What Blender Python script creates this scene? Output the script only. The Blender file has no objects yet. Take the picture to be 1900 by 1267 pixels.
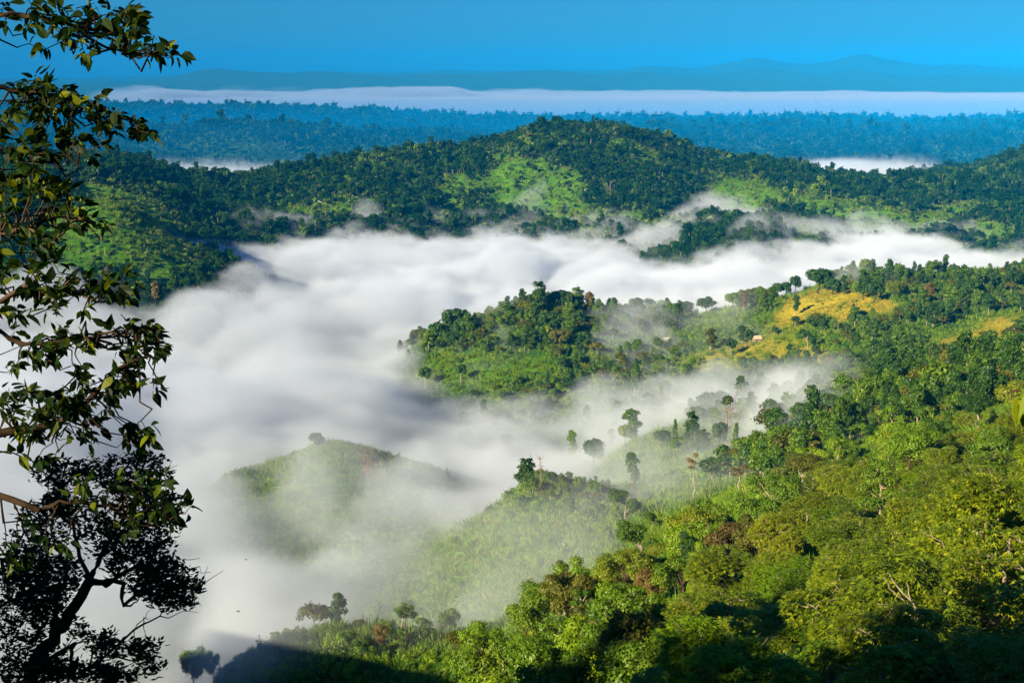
import bpy, math, random
import numpy as np
from mathutils import Vector, Matrix, Euler

R = math.radians
scene = bpy.context.scene
COL = scene.collection
rng = np.random.default_rng(7)
random.seed(7)

# ------------------------------------------------------------------ camera
CAM_Z = 250.0
PITCH = R(10.6)
FPX = 1900 * 50.0 / 36.0
cam_data = bpy.data.cameras.new("camera")
cam_data.lens = 50.0
cam_data.sensor_width = 36.0
cam_data.clip_start = 0.1
cam_data.clip_end = 90000.0
cam = bpy.data.objects.new("camera", cam_data)
COL.objects.link(cam)
cam.location = (0, 0, CAM_Z)
cam.rotation_euler = (R(90) - PITCH, 0, 0)
scene.camera = cam

# ------------------------------------------------------------------ sky, sun, exposure
SUN_EL = R(23.0)
SUN_AZ = R(226.0)            # compass bearing of the sun seen from the camera (0 = straight ahead, clockwise)
SKY_STRENGTH = 0.043
SUN_STRENGTH = 5.0
world = bpy.data.worlds.new("World")
scene.world = world
world.use_nodes = True
wn = world.node_tree
wn.nodes.clear()
sky = wn.nodes.new("ShaderNodeTexSky")
sky.sky_type = 'NISHITA'
sky.sun_disc = False
sky.sun_elevation = SUN_EL
sky.sun_rotation = SUN_AZ
sky.altitude = 300.0
sky.air_density = 1.0
sky.dust_density = 0.6
sky.ozone_density = 3.0
hsv = wn.nodes.new("ShaderNodeMix"); hsv.data_type = "RGBA"; hsv.blend_type = "MULTIPLY"; hsv.inputs[0].default_value = 1.0
hsv.inputs[7].default_value = (0.13, 0.62, 1.18, 1.0)   # very clear, deep blue morning air
bg = wn.nodes.new("ShaderNodeBackground")
bg.inputs["Strength"].default_value = SKY_STRENGTH
wo = wn.nodes.new("ShaderNodeOutputWorld")
wn.links.new(sky.outputs[0], hsv.inputs[6])
wn.links.new(hsv.outputs[2], bg.inputs["Color"])
wn.links.new(bg.outputs[0], wo.inputs["Surface"])

sun_data = bpy.data.lights.new("sun", 'SUN')
sun_data.energy = SUN_STRENGTH
sun_data.angle = R(0.5)
sun_data.color = (1.0, 0.87, 0.62)
sun = bpy.data.objects.new("sun", sun_data)
COL.objects.link(sun)
SUN_DIR = Vector((math.sin(SUN_AZ) * math.cos(SUN_EL), math.cos(SUN_AZ) * math.cos(SUN_EL), math.sin(SUN_EL)))
sun.rotation_euler = SUN_DIR.to_track_quat('Z', 'Y').to_euler()
sun.location = (-40, -60, CAM_Z + 60)

scene.view_settings.view_transform = 'Standard'
scene.view_settings.look = 'None'
scene.view_settings.exposure = 1.0
scene.view_settings.gamma = 1.0
scene.render.engine = 'CYCLES'
cy = scene.cycles
cy.max_bounces = 14
cy.diffuse_bounces = 3
cy.glossy_bounces = 2
cy.transmission_bounces = 4
cy.volume_bounces = 12
cy.volume_step_rate = 1.0
cy.volume_max_steps = 1024
cy.sample_clamp_indirect = 8.0
cy.use_denoising = True

# ------------------------------------------------------------------ photo pixel <-> place
cp, sp = math.cos(PITCH), math.sin(PITCH)

def place(px, py, Y):
    """World point seen at source pixel (px, py) whose distance ahead is Y metres."""
    a = (px - 950.0) / FPX
    b = (633.5 - py) / FPX
    dy = cp + b * sp
    dz = -sp + b * cp
    t = Y / dy
    return np.array([a * t, Y, CAM_Z + dz * t])

def project(x, y, z):
    """Source pixel of world points (arrays), only meaningful for y > 0."""
    zz = z - CAM_Z
    d = y * cp - zz * sp
    u = y * sp + zz * cp
    d = np.maximum(d, 1e-3)
    return 950.0 + FPX * x / d, 633.5 - FPX * u / d

# ------------------------------------------------------------------ noise
def _hash(ix, iy, seed):
    h = (ix.astype(np.int64) * 374761393 + iy.astype(np.int64) * 668265263 + seed * 144269) & 0xFFFFFFFF
    h = ((h ^ (h >> 13)) * 1274126177) & 0xFFFFFFFF
    h = h ^ (h >> 16)
    return (h & 0xFFFFFF) / float(0xFFFFFF)

def vnoise(x, y, seed=0):
    ix = np.floor(x); iy = np.floor(y)
    fx = x - ix; fy = y - iy
    ux = fx * fx * fx * (fx * (fx * 6 - 15) + 10)
    uy = fy * fy * fy * (fy * (fy * 6 - 15) + 10)
    a = _hash(ix, iy, seed); b = _hash(ix + 1, iy, seed)
    c = _hash(ix, iy + 1, seed); d = _hash(ix + 1, iy + 1, seed)
    return (a + (b - a) * ux) * (1 - uy) + (c + (d - c) * ux) * uy

def fbm(x, y, scale, octaves=4, seed=0):
    """Fractal noise, about -1..1."""
    s = np.zeros(np.broadcast(x, y).shape); amp = 1.0; tot = 0.0
    f = 1.0 / scale
    for k in range(octaves):
        s += amp * (vnoise(x * f + 17.3 * k, y * f - 9.1 * k, seed + k) * 2 - 1)
        tot += amp; amp *= 0.5; f *= 2.03
    return s / tot * 1.6

def smooth(e0, e1, x):
    t = np.clip((x - e0) / (e1 - e0), 0, 1)
    return t * t * (3 - 2 * t)

# ------------------------------------------------------------------ terrain heights
# every row: distance ahead, then (source column, height relative to the camera)
PXS = [-300, 0, 200, 400, 600, 800, 1000, 1200, 1400, 1600, 1800, 2000, 2200]
ROWS = {
    22:    [-12, -12, -12, -12, -12, -11.6, -11.4, -11.2, -11, -11, -10.6, -10, -9],
    60:    [-46, -46, -46, -45, -43, -40, -36, -33, -31, -30, -28.6, -27, -25],
    110:   [-88, -88, -88, -84, -76, -66, -57, -52, -47, -43, -40, -37, -34],
    170:   [-125, -122, -120, -112, -98, -88, -78, -70, -64, -58, -54, -51, -48],
    260:   [-165, -155, -136, -112, -105.5, -108, -105, -94, -86, -77, -71, -67, -62],
    340:   [-195, -195, -190, -175, -158, -142, -134, -116, -105, -92, -84, -78, -72],
    420:   [-205, -205, -205, -200, -188, -170, -150, -140, -124, -106, -96, -88, -80],
    510:   [-215, -215, -212, -205, -195, -178, -147, -156, -138, -118, -108, -101, -94],
    600:   [-220, -220, -215, -197, -184, -185, -195, -172, -155, -136, -123, -115, -106],
    650:   [-225, -225, -222, -190, -171, -184, -205, -172, -160, -143, -129, -121, -112],
    740:   [-230, -230, -230, -215, -205, -215, -215, -195, -170, -150, -139, -131, -122],
    890:   [-235, -235, -235, -235, -234, -214, -204, -196, -176, -150, -141, -134, -128],
    1050:  [-235, -235, -235, -235, -235, -194, -168, -178, -168, -147, -149, -147, -142],
    1180:  [-235, -225, -225, -235, -240, -232, -225, -222, -212, -200, -200, -196, -186],
    1330:  [-150, -130, -135, -176, -240, -240, -240, -240, -230, -208, -184, -194, -188],
    1500:  [-110, -100, -125, -200, -240, -240, -240, -235, -208, -218, -222, -220, -210],
    1660:  [-105, -105, -130, -190, -235, -240, -238, -196, -178, -215, -215, -200, -185],
    1850:  [-120, -112, -128, -180, -206, -212, -208, -205, -190, -185, -185, -175, -160],
    2000:  [-135, -125, -125, -170, -180, -186, -180, -172, -160, -160, -168, -165, -150],
    2180:  [-150, -140, -134, -172, -172, -160, -130, -130, -152, -170, -175, -155, -130],
    2400:  [-170, -160, -152, -180, -164, -124, -80, -96, -148, -186, -176, -124, -95],
    2620:  [-200, -195, -190, -200, -190, -170, -140, -150, -190, -206, -158, -96, -64],
    2950:  [-225] * 9 + [-225, -215, -180, -150],
    3400:  [-220] * 13,
    3900:  [-150, -152, -156, -155, -158, -170, -178, -172, -170, -175, -180, -180, -175],
    4500:  [-195] * 7 + [-178, -172, -176, -180, -182, -180],
    5300:  [-190] * 13,
    6100:  [-142, -142, -142, -146, -160, -190, -212, -210, -208, -210, -210, -205, -200],
    7500:  [-240] * 13,
    15000: [-245] * 13,
    19000: [-240] * 13,
    22500: [-90, -100, -125, 75, 52, -8, 40, 40, 70, 60, 20, 40, 40],
    24000: [-240] * 13,
    26200: [-100, -100, -100, -100, -60, 0, 60, 170, 280, 330, 190, 90, 150],
    29000: [-240] * 13,
    45000: [-300] * 13,
}
VK = 2.6        # stretch of log-distance against bearing
def _uv(x, y):
    yy = np.maximum(y, 15.0)
    return np.clip(x / yy, -0.62, 0.62), np.log(yy)

_cu, _cv, _cz = [], [], []
for Y, zs in ROWS.items():
    for px, z in zip(PXS, zs):
        b = (633.5 - 640.0) / FPX
        _cu.append((px - 950.0) / FPX / (cp + 0.15 * sp)); _cv.append(math.log(Y)); _cz.append(z / Y)
_cu = np.array(_cu); _cv = np.array(_cv); _cz = np.array(_cz)
UW = 1.0
def _phi(du, dv):
    return np.sqrt((du * UW) ** 2 + (dv * 0.55) ** 2 + 0.012 ** 2)
_A = _phi(_cu[:, None] - _cu[None], _cv[:, None] - _cv[None])
_n = len(_cu)
_P = np.stack([np.ones(_n), _cu, _cv], 1)
_M = np.block([[_A, _P], [_P.T, np.zeros((3, 3))]])
_W = np.linalg.solve(_M, np.concatenate([_cz, np.zeros(3)]))

def base_height(x, y):
    x = np.asarray(x, float); y = np.asarray(y, float)
    shp = np.broadcast(x, y).shape
    xf = np.broadcast_to(x, shp).ravel(); yf = np.broadcast_to(y, shp).ravel()
    u, v = _uv(xf, yf)
    out = np.empty(xf.size)
    for i in range(0, xf.size, 20000):
        s = slice(i, i + 20000)
        d = _phi(u[s, None] - _cu[None], v[s, None] - _cv[None])
        out[s] = d @ _W[:_n] + _W[_n] + _W[_n + 1] * u[s] + _W[_n + 2] * v[s]
    yy = np.maximum(yf, 15.0)
    z = out * yy
    # the viewer's own hill
    r = np.hypot(xf, yf)
    near = -1.75 - 0.47 * np.maximum(yf, 0) + 0.012 * xf
    # behind the camera the hill climbs gently; its crest runs out to the left
    back = -1.75 + 0.16 * np.clip(-yf, 0, 90) - 0.35 * np.maximum(-yf - 130, 0)
    left = smooth(-20, -120, xf) * 19.0 * smooth(45, -20, yf) * smooth(-260, -60, yf)
    hill = np.where(yf > 0, near, back) + left
    w = smooth(8, 20, yf)
    z = hill * (1 - w) + z * w
    # a steep spur left of the view that keeps the lower foreground in shade
    ax, ay, bx, by = -75.0, -15.0, -150.0, 152.0
    t = np.clip(((xf - ax) * (bx - ax) + (yf - ay) * (by - ay)) / ((bx - ax) ** 2 + (by - ay) ** 2), 0, 1)
    dist = np.hypot(xf - ax - t * (bx - ax), yf - ay - t * (by - ay))
    spur = 12.0 - 54.5 * t - 0.92 * np.maximum(np.sqrt(dist ** 2 + 64) - 8, 0)
    z = np.where(dist < 130, np.maximum(z, spur), z)
    return z.reshape(shp)

def height(x, y):
    x = np.asarray(x, float); y = np.asarray(y, float)
    z = base_height(x, y)
    r = np.hypot(x, y)
    amp1 = np.interp(r, [0, 40, 200, 600, 1500, 2500, 6000, 20000, 40000], [0, 0.5, 2.5, 5, 10, 13, 12, 36, 44])
    sc = 1.0
    n = fbm(x, y, 90.0, 4, 3) * 0.5
    far = fbm(x, y, 420.0, 5, 11)
    vfar = fbm(x, y, 2300.0, 6, 23)
    wf = smooth(1200, 2600, r); wv = smooth(9000, 18000, r)
    mix = n * (1 - wf) + (0.45 * n + 0.55 * far) * wf * (1 - wv) + vfar * wv
    gully = 36 * smooth(1100, 1500, r) * smooth(4800, 3000, r) * (0.27 - np.abs(fbm(x, y, 330.0, 4, 37)))
    rough = 16 * smooth(15000, 20000, r) * fbm(x, y, 420.0, 3, 43)
    return CAM_Z + z + amp1 * mix + gully + rough

def ground_z(x, y):
    return float(height(np.array([x]), np.array([y]))[0])

# ------------------------------------------------------------------ object helpers
def link(o, parent=None):
    COL.objects.link(o)
    if parent is not None:
        o.parent = parent
    return o

def tag(o, label=None, cat=None, group=None, kind=None):
    if label: o["label"] = label
    if cat: o["category"] = cat
    if group: o["group"] = group
    if kind: o["kind"] = kind
    return o

def mesh_from(name, verts, faces, mats=(), face_mat=None, smooth_shade=False, attrs=None):
    """faces: (n,k) int array or list of such arrays (all the faces of one array share a size)."""
    me = bpy.data.meshes.new(name)
    verts = np.asarray(verts, np.float32)
    arrs = faces if isinstance(faces, list) else [faces]
    arrs = [np.asarray(a, np.int32) for a in arrs if len(a)]
    nl = sum(a.size for a in arrs); nf = sum(len(a) for a in arrs)
    me.vertices.add(len(verts)); me.vertices.foreach_set("co", verts.ravel())
    if nf:
        me.loops.add(nl); me.polygons.add(nf)
        me.loops.foreach_set("vertex_index", np.concatenate([a.ravel() for a in arrs]))
        sizes = np.concatenate([np.full(len(a), a.shape[1], np.int32) for a in arrs])
        starts = np.concatenate([[0], np.cumsum(sizes)[:-1]]).astype(np.int32)
        me.polygons.foreach_set("loop_start", starts)
        if face_mat is not None:
            me.polygons.foreach_set("material_index", np.asarray(face_mat, np.int32))
        me.polygons.foreach_set("use_smooth", np.full(nf, smooth_shade, bool))
    for m in mats: me.materials.append(m)
    for k, (dom, arr) in (attrs or {}).items():
        arr = np.asarray(arr, np.float32)
        if arr.ndim == 1:
            a = me.attributes.new(k, 'FLOAT', dom); a.data.foreach_set("value", arr)
        else:
            a = me.attributes.new(k, 'FLOAT_VECTOR', dom); a.data.foreach_set("vector", arr.ravel())
    me.update(calc_edges=True)
    return me

class NT:
    """Small wrapper for building node trees."""
    def __init__(self, nt): self.nt = nt
    def n(self, kind, **kw):
        nd = self.nt.nodes.new(kind)
        for k, v in kw.items():
            if k.startswith("i_"):
                key = k[2:]; key = int(key) if key.isdigit() else key.replace("_", " ")
                sock = nd.inputs[key]
                if hasattr(v, "is_output"): self.nt.links.new(v, sock)
                else: sock.default_value = v
            else: setattr(nd, k, v)
        return nd
    def l(self, a, b): self.nt.links.new(a, b)
    def math(self, op, a, b=None, c=None):
        nd = self.nt.nodes.new("ShaderNodeMath"); nd.operation = op
        for i, v in enumerate((a, b, c)):
            if v is None: continue
            if hasattr(v, "is_output"): self.nt.links.new(v, nd.inputs[i])
            else: nd.inputs[i].default_value = v
        return nd.outputs[0]
    def mix(self, fac, a, b):
        nd = self.nt.nodes.new("ShaderNodeMix"); nd.data_type = 'RGBA'
        for i, v in ((0, fac), (6, a), (7, b)):
            if hasattr(v, "is_output"): self.nt.links.new(v, nd.inputs[i])
            elif i: nd.inputs[i].default_value = (*v, 1.0)
            else: nd.inputs[i].default_value = v
        return nd.outputs[2]
    def ramp(self, fac, e0, e1):
        nd = self.nt.nodes.new("ShaderNodeMapRange"); nd.interpolation_type = 'SMOOTHSTEP'
        self.nt.links.new(fac, nd.inputs[0]); nd.inputs[1].default_value = e0; nd.inputs[2].default_value = e1
        return nd.outputs[0]

def new_mat(name):
    m = bpy.data.materials.new(name); m.use_nodes = True
    m.node_tree.nodes.clear()
    return m, NT(m.node_tree)

# ------------------------------------------------------------------ land cover read off the slopes
def ell(px, py, cx, cy, rx, ry, deg=0.0, soft=0.45):
    a = math.radians(deg); c, s = math.cos(a), math.sin(a)
    dx, dy = px - cx, py - cy
    q = np.hypot((dx * c + dy * s) / rx, (-dx * s + dy * c) / ry)
    return 1 - smooth(1 - soft, 1 + soft, q)

GRASS = [  # open grass and low scrub, bright green
    (985, 325, 75, 26, 25), (1045, 345, 45, 22, 20), (860, 350, 60, 18, 0), (930, 330, 34, 30, 0), (940, 300, 30, 10, 0),
    (1170, 275, 62, 14, 12), (1218, 296, 22, 12, 10), (1010, 385, 90, 22, 10), (1000, 345, 60, 30, 30), (590, 396, 75, 11, 0), (650, 366, 40, 7, 0),
    (700, 405, 60, 14, -20), (830, 400, 50, 16, -20), (640, 330, 20, 5, 0),
    (1430, 372, 115, 15, 9), (1540, 388, 85, 16, 0), (1600, 404, 95, 22, 0), (1370, 395, 50, 26, 0), (1620, 425, 110, 24, 0),
    (1500, 440, 60, 24, 0), (1700, 470, 90, 16, 0), (1770, 395, 60, 20, -10), (1840, 430, 60, 20, 0), (1200, 410, 90, 16, 5),
    (1080, 405, 60, 16, 0), (240, 420, 130, 62, 24), (190, 375, 80, 40, 10), (330, 465, 60, 26, 30), (150, 450, 80, 60, 0), (250, 490, 70, 30, 10),
    (1200, 470, 66, 14, 0), (900, 690, 130, 26, 0), (860, 610, 50, 30, 0), (1240, 575, 70, 14, 0), (1320, 590, 50, 20, 0),
    (1690, 500, 70, 14, 0), (1500, 510, 60, 8, 0), (1120, 1010, 160, 60, 0), (950, 1050, 160, 80, 0), (1290, 940, 110, 40, 0),
    (630, 1165, 130, 30, 0), (1200, 830, 120, 40, 0), (1290, 850, 80, 30, 0), (560, 830, 120, 60, 0), (620, 930, 120, 60, 0),
    (1500, 700, 70, 25, 0), (1420, 940, 60, 26, 0), (1190, 1170, 46, 30, -20), (860, 1190, 110, 22, 0),
]
YELLOW = [  # ripe hill rice and cleared plots
    (1548, 563, 98, 26, 0, 1), (1470, 578, 40, 18, -10, 1), (1445, 600, 40, 16, -25, .8), (1405, 655, 70, 24, -8, .7), (1340, 685, 70, 24, 0, .6),
    (1500, 650, 56, 26, 20, .65), (1640, 565, 16, 12, 0, 1), (1835, 628, 95, 26, -18, .85), (1755, 665, 50, 18, -10, .7),
]

def cover(x, y, z):
    """grass, yellow, 0..1 each"""
    px, py = project(x, y, z)
    r = np.hypot(x, y)
    w = np.interp(r, [100, 2000, 3000], [20, 34, 30])
    wx = fbm(x, y, np.maximum(r, 50).mean() * 0 + 60.0, 3, 71)
    k = np.interp(r, [200, 800, 2000], [26, 15, 11])
    jx = px + k * 1.6 * fbm(x, y, 55.0, 3, 41); jy = py + k * fbm(x, y, 45.0, 3, 51)
    g = np.zeros_like(px); yl = np.zeros_like(px)
    for e in GRASS: g = np.maximum(g, ell(jx, jy, *e))
    for e in YELLOW: yl = np.maximum(yl, e[5] * ell(jx, jy, *e[:5]))
    infront = (y > 100) & (y < 2900)
    g = np.where(infront, g, 0); yl = np.where(infront & (y < 1130), yl, 0)
    g = np.maximum(g, smooth(.1, .4, yl))
    return g * (1 - yl), yl

# ------------------------------------------------------------------ the ground: one sheet to the horizon
def build_ground():
    ang = np.concatenate([np.linspace(-180, -34, 60)[:-1], np.linspace(-34, -26, 40)[:-1],
                          np.linspace(-26, 26, 600)[:-1], np.linspace(26, 34, 40)[:-1], np.linspace(34, 180, 61)[:-1]])
    rad = np.unique(np.concatenate([np.exp(np.linspace(math.log(1.5), math.log(60000), 460)), np.linspace(20500, 27500, 110), np.linspace(3500, 6500, 60)]))
    A, Rr = np.meshgrid(np.radians(ang), rad)
    X = Rr * np.sin(A); Y = Rr * np.cos(A)
    Z = height(X, Y)
    na, nr = len(ang), len(rad)
    verts = np.stack([X.ravel(), Y.ravel(), Z.ravel()], 1)
    g, yl = cover(verts[:, 0], verts[:, 1], verts[:, 2])
    verts = np.vstack([verts, [[0, 0, ground_z(0, 0)]]])
    g = np.append(g, 0); yl = np.append(yl, 0)
    i = np.arange(nr - 1)[:, None]; j = np.arange(na)[None]
    j2 = (j + 1) % na
    quads = np.stack([i * na + j, i * na + j2, (i + 1) * na + j2, (i + 1) * na + j], -1).reshape(-1, 4)[:, ::-1]
    jj = np.arange(na)
    tris = np.stack([np.full(na, nr * na), (jj + 1) % na, jj], 1)
    m, t = new_mat("hillside_ground")
    geo = t.n("ShaderNodeNewGeometry")
    at_g = t.n("ShaderNodeAttribute", attribute_name="grass"); at_y = t.n("ShaderNodeAttribute", attribute_name="yellow")
    n1 = t.n("ShaderNodeTexNoise", i_Vector=geo.outputs["Position"], i_Scale=0.05, i_Detail=6.0, i_Roughness=0.65)
    n2 = t.n("ShaderNodeTexNoise", i_Vector=geo.outputs["Position"], i_Scale=0.35, i_Detail=5.0, i_Roughness=0.7)
    v = t.ramp(n1.outputs[0], 0.35, 0.65); v2 = t.ramp(n2.outputs[0], 0.35, 0.65)
    wood = t.mix(v, (0.014, 0.045, 0.004), (0.040, 0.090, 0.006))
    gr = t.mix(v, (0.050, 0.150, 0.006), (0.12, 0.25, 0.010))
    gr = t.mix(t.math('MULTIPLY', v2, 0.6), gr, (0.025, 0.075, 0.006))
    ye = t.mix(v2, (0.24, 0.19, 0.014), (0.44, 0.32, 0.030))
    ye = t.mix(t.math('MULTIPLY', v, 0.32), ye, (0.07, 0.12, 0.008))
    c = t.mix(at_g.outputs["Fac"], wood, gr); c = t.mix(at_y.outputs["Fac"], c, ye)
    b = t.n("ShaderNodeBump", i_Strength=0.8, i_Distance=1.2, i_Height=n2.outputs[0])
    p = t.n("ShaderNodeBsdfDiffuse", i_Color=c, i_Roughness=0.9, i_Normal=b.outputs[0])
    o = t.n("ShaderNodeOutputMaterial", i_Surface=p.outputs[0])
    me = mesh_from("ground", verts, [quads, tris], [m], smooth_shade=True, attrs={"grass": ('POINT', g), "yellow": ('POINT', yl)})
    ob = link(bpy.data.objects.new("ground", me))
    tag(ob, kind="structure", label="green forested hills and valleys running out to the horizon", cat="terrain")
build_ground()

# ------------------------------------------------------------------ materials of plants
def leaf_mat(name, dark, mid, bright, trans=0.22, vary=0.35, gloss=0.025):
    m, t = new_mat(name)
    at = t.n("ShaderNodeAttribute", attribute_name="tint")
    oi = t.n("ShaderNodeObjectInfo")
    f = t.math('ADD', t.math('MULTIPLY', at.outputs["Fac"], 1.0 - vary), t.math('MULTIPLY', oi.outputs["Random"], vary))
    c = t.mix(t.ramp(f, 0.0, 0.55), dark, mid)
    c = t.mix(t.ramp(f, 0.5, 1.0), c, bright)
    d = t.n("ShaderNodeBsdfDiffuse", i_Color=c)
    hs = t.n("ShaderNodeHueSaturation", i_Color=c, i_Value=1.5, i_Saturation=1.1)
    tr = t.n("ShaderNodeBsdfTranslucent", i_Color=hs.outputs[0])
    mx = t.n("ShaderNodeMixShader", i_0=trans); t.l(d.outputs[0], mx.inputs[1]); t.l(tr.outputs[0], mx.inputs[2])
    out = mx
    if gloss:
        g = t.n("ShaderNodeBsdfGlossy", i_Roughness=0.5); g.inputs["Color"].default_value = (0.9, 0.9, 0.8, 1)
        out = t.n("ShaderNodeMixShader", i_0=gloss); t.l(mx.outputs[0], out.inputs[1]); t.l(g.outputs[0], out.inputs[2])
    t.n("ShaderNodeOutputMaterial", i_Surface=out.outputs[0])
    return m

def bark_mat(name, a, b, scale=6.0):
    m, t = new_mat(name)
    co = t.n("ShaderNodeTexCoord")
    n = t.n("ShaderNodeTexNoise", i_Vector=co.outputs["Object"], i_Scale=scale, i_Detail=5.0, i_Roughness=0.7)
    c = t.mix(t.ramp(n.outputs[0], 0.35, 0.65), a, b)
    bp = t.n("ShaderNodeBump", i_Strength=0.6, i_Distance=0.03, i_Height=n.outputs[0])
    d = t.n("ShaderNodeBsdfDiffuse", i_Color=c, i_Normal=bp.outputs[0])
    t.n("ShaderNodeOutputMaterial", i_Surface=d.outputs[0])
    return m

LEAF = {
    'dark':   leaf_mat("dark_green_leaves", (0.010, 0.034, 0.003), (0.034, 0.092, 0.004), (0.11, 0.19, 0.006)),
    'mid':    leaf_mat("green_leaves", (0.024, 0.064, 0.002), (0.090, 0.175, 0.004), (0.21, 0.28, 0.008)),
    'light':  leaf_mat("bright_green_leaves", (0.062, 0.130, 0.002), (0.165, 0.280, 0.004), (0.32, 0.38, 0.009)),
    'yellow': leaf_mat("yellow_green_leaves", (0.060, 0.105, 0.002), (0.175, 0.225, 0.005), (0.33, 0.32, 0.012)),
    'olive':  leaf_mat("olive_leaves", (0.034, 0.050, 0.003), (0.105, 0.115, 0.006), (0.21, 0.18, 0.012)),
    'rust':   leaf_mat("rust_brown_leaves", (0.060, 0.045, 0.008), (0.15, 0.100, 0.018), (0.28, 0.19, 0.035)),
    'gold':   leaf_mat("ripe_rice_stems", (0.16, 0.17, 0.008), (0.38, 0.29, 0.016), (0.60, 0.45, 0.05)),
    'shrub':  leaf_mat("scrub_leaves", (0.028, 0.080, 0.002), (0.105, 0.210, 0.004), (0.26, 0.34, 0.008), vary=0.55),
    'far':    leaf_mat("far_forest_leaves", (0.004, 0.020, 0.003), (0.013, 0.052, 0.004), (0.072, 0.15, 0.006), vary=0.5, gloss=0),
    'mango':  leaf_mat("glossy_drooping_leaves", (0.028, 0.066, 0.002), (0.135, 0.200, 0.004), (0.44, 0.45, 0.011), gloss=0.04, vary=0.25),
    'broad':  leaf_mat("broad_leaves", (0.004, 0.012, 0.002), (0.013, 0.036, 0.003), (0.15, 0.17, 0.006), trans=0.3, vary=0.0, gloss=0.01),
}
BARK = {
    'brown': bark_mat("brown_bark", (0.05, 0.032, 0.018), (0.13, 0.085, 0.05)),
    'pale':  bark_mat("pale_bark", (0.24, 0.17, 0.11), (0.48, 0.38, 0.27)),
    'dark':  bark_mat("dark_bark", (0.018, 0.012, 0.008), (0.06, 0.04, 0.022)),
    'red':   bark_mat("reddish_twigs", (0.16, 0.08, 0.05), (0.36, 0.20, 0.13)),
}

# ------------------------------------------------------------------ leaves and limbs
def unit(v): return v / np.maximum(np.linalg.norm(v, axis=-1, keepdims=True), 1e-9)

def leaf_quads(pos, axis, nrm, L, W, fold=0.0):
    """one pointed leaf per row: four corners (base, side, tip, side)"""
    axis = unit(axis); side = unit(np.cross(axis, nrm)); nn = unit(np.cross(side, axis))
    L = np.broadcast_to(L, (len(pos),))[:, None]; W = np.broadcast_to(W, (len(pos),))[:, None]
    a = pos; m = pos + axis * L * 0.42 + nn * fold * W
    v = np.stack([a, m + side * W * 0.5, pos + axis * L, m - side * W * 0.5], 1).reshape(-1, 3)
    f = np.arange(len(pos) * 4).reshape(-1, 4)
    return v, f

def tube(pts, rad, sides=6):
    pts = np.asarray(pts, float); rad = np.asarray(rad, float)
    n = len(pts)
    d = np.gradient(pts, axis=0); d = unit(d)
    ref = np.array([0.31, 0.17, 0.93]) if abs(d[0, 2]) < 0.85 else np.array([1.0, 0.1, 0.0])
    s = unit(np.cross(d, ref)); u = np.cross(s, d)
    a = np.linspace(0, 2 * np.pi, sides, endpoint=False)
    ring = pts[:, None] + rad[:, None, None] * (np.cos(a)[None, :, None] * s[:, None] + np.sin(a)[None, :, None] * u[:, None])
    v = ring.reshape(-1, 3)
    i = np.arange(n - 1)[:, None] * sides; j = np.arange(sides)[None]; j2 = (j + 1) % sides
    f = np.stack([i + j, i + j2, i + sides + j2, i + sides + j], -1).reshape(-1, 4)
    return v, f

class Soup:
    def __init__(self): self.v = []; self.f = []; self.t = []; self.n = 0
    def add(self, v, f, tint=None):
        self.v.append(v); self.f.append(np.asarray(f) + self.n); self.n += len(v)
        self.t.append(np.full(len(f), 0.5) if tint is None else np.broadcast_to(tint, (len(f),)))
    def mesh(self, name, mat, smooth_shade=False):
        v = np.concatenate(self.v); t = np.concatenate(self.t)
        return mesh_from(name, v, self.f_all(), [mat], smooth_shade=smooth_shade, attrs={"tint": ('FACE', t)})
    def f_all(self):
        by = {}
        for f in self.f: by.setdefault(f.shape[1], []).append(f)
        assert len(by) == 1
        return np.concatenate(list(by.values())[0])

def bend_line(a, b, rg, n=5, wob=0.08, sag=0.0):
    a = np.asarray(a, float); b = np.asarray(b, float)
    t = np.linspace(0, 1, n)[:, None]
    p = a + (b - a) * t
    L = np.linalg.norm(b - a)
    off = rg.normal(0, wob * L, (n, 3)) * np.sin(np.pi * t)
    p = p + off
    p[:, 2] += sag * L * np.sin(np.pi * t[:, 0])
    return p

def rand_dirs(rg, n, up=0.25):
    d = rg.normal(0, 1, (n, 3)); d[:, 2] += up
    return unit(d)

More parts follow.
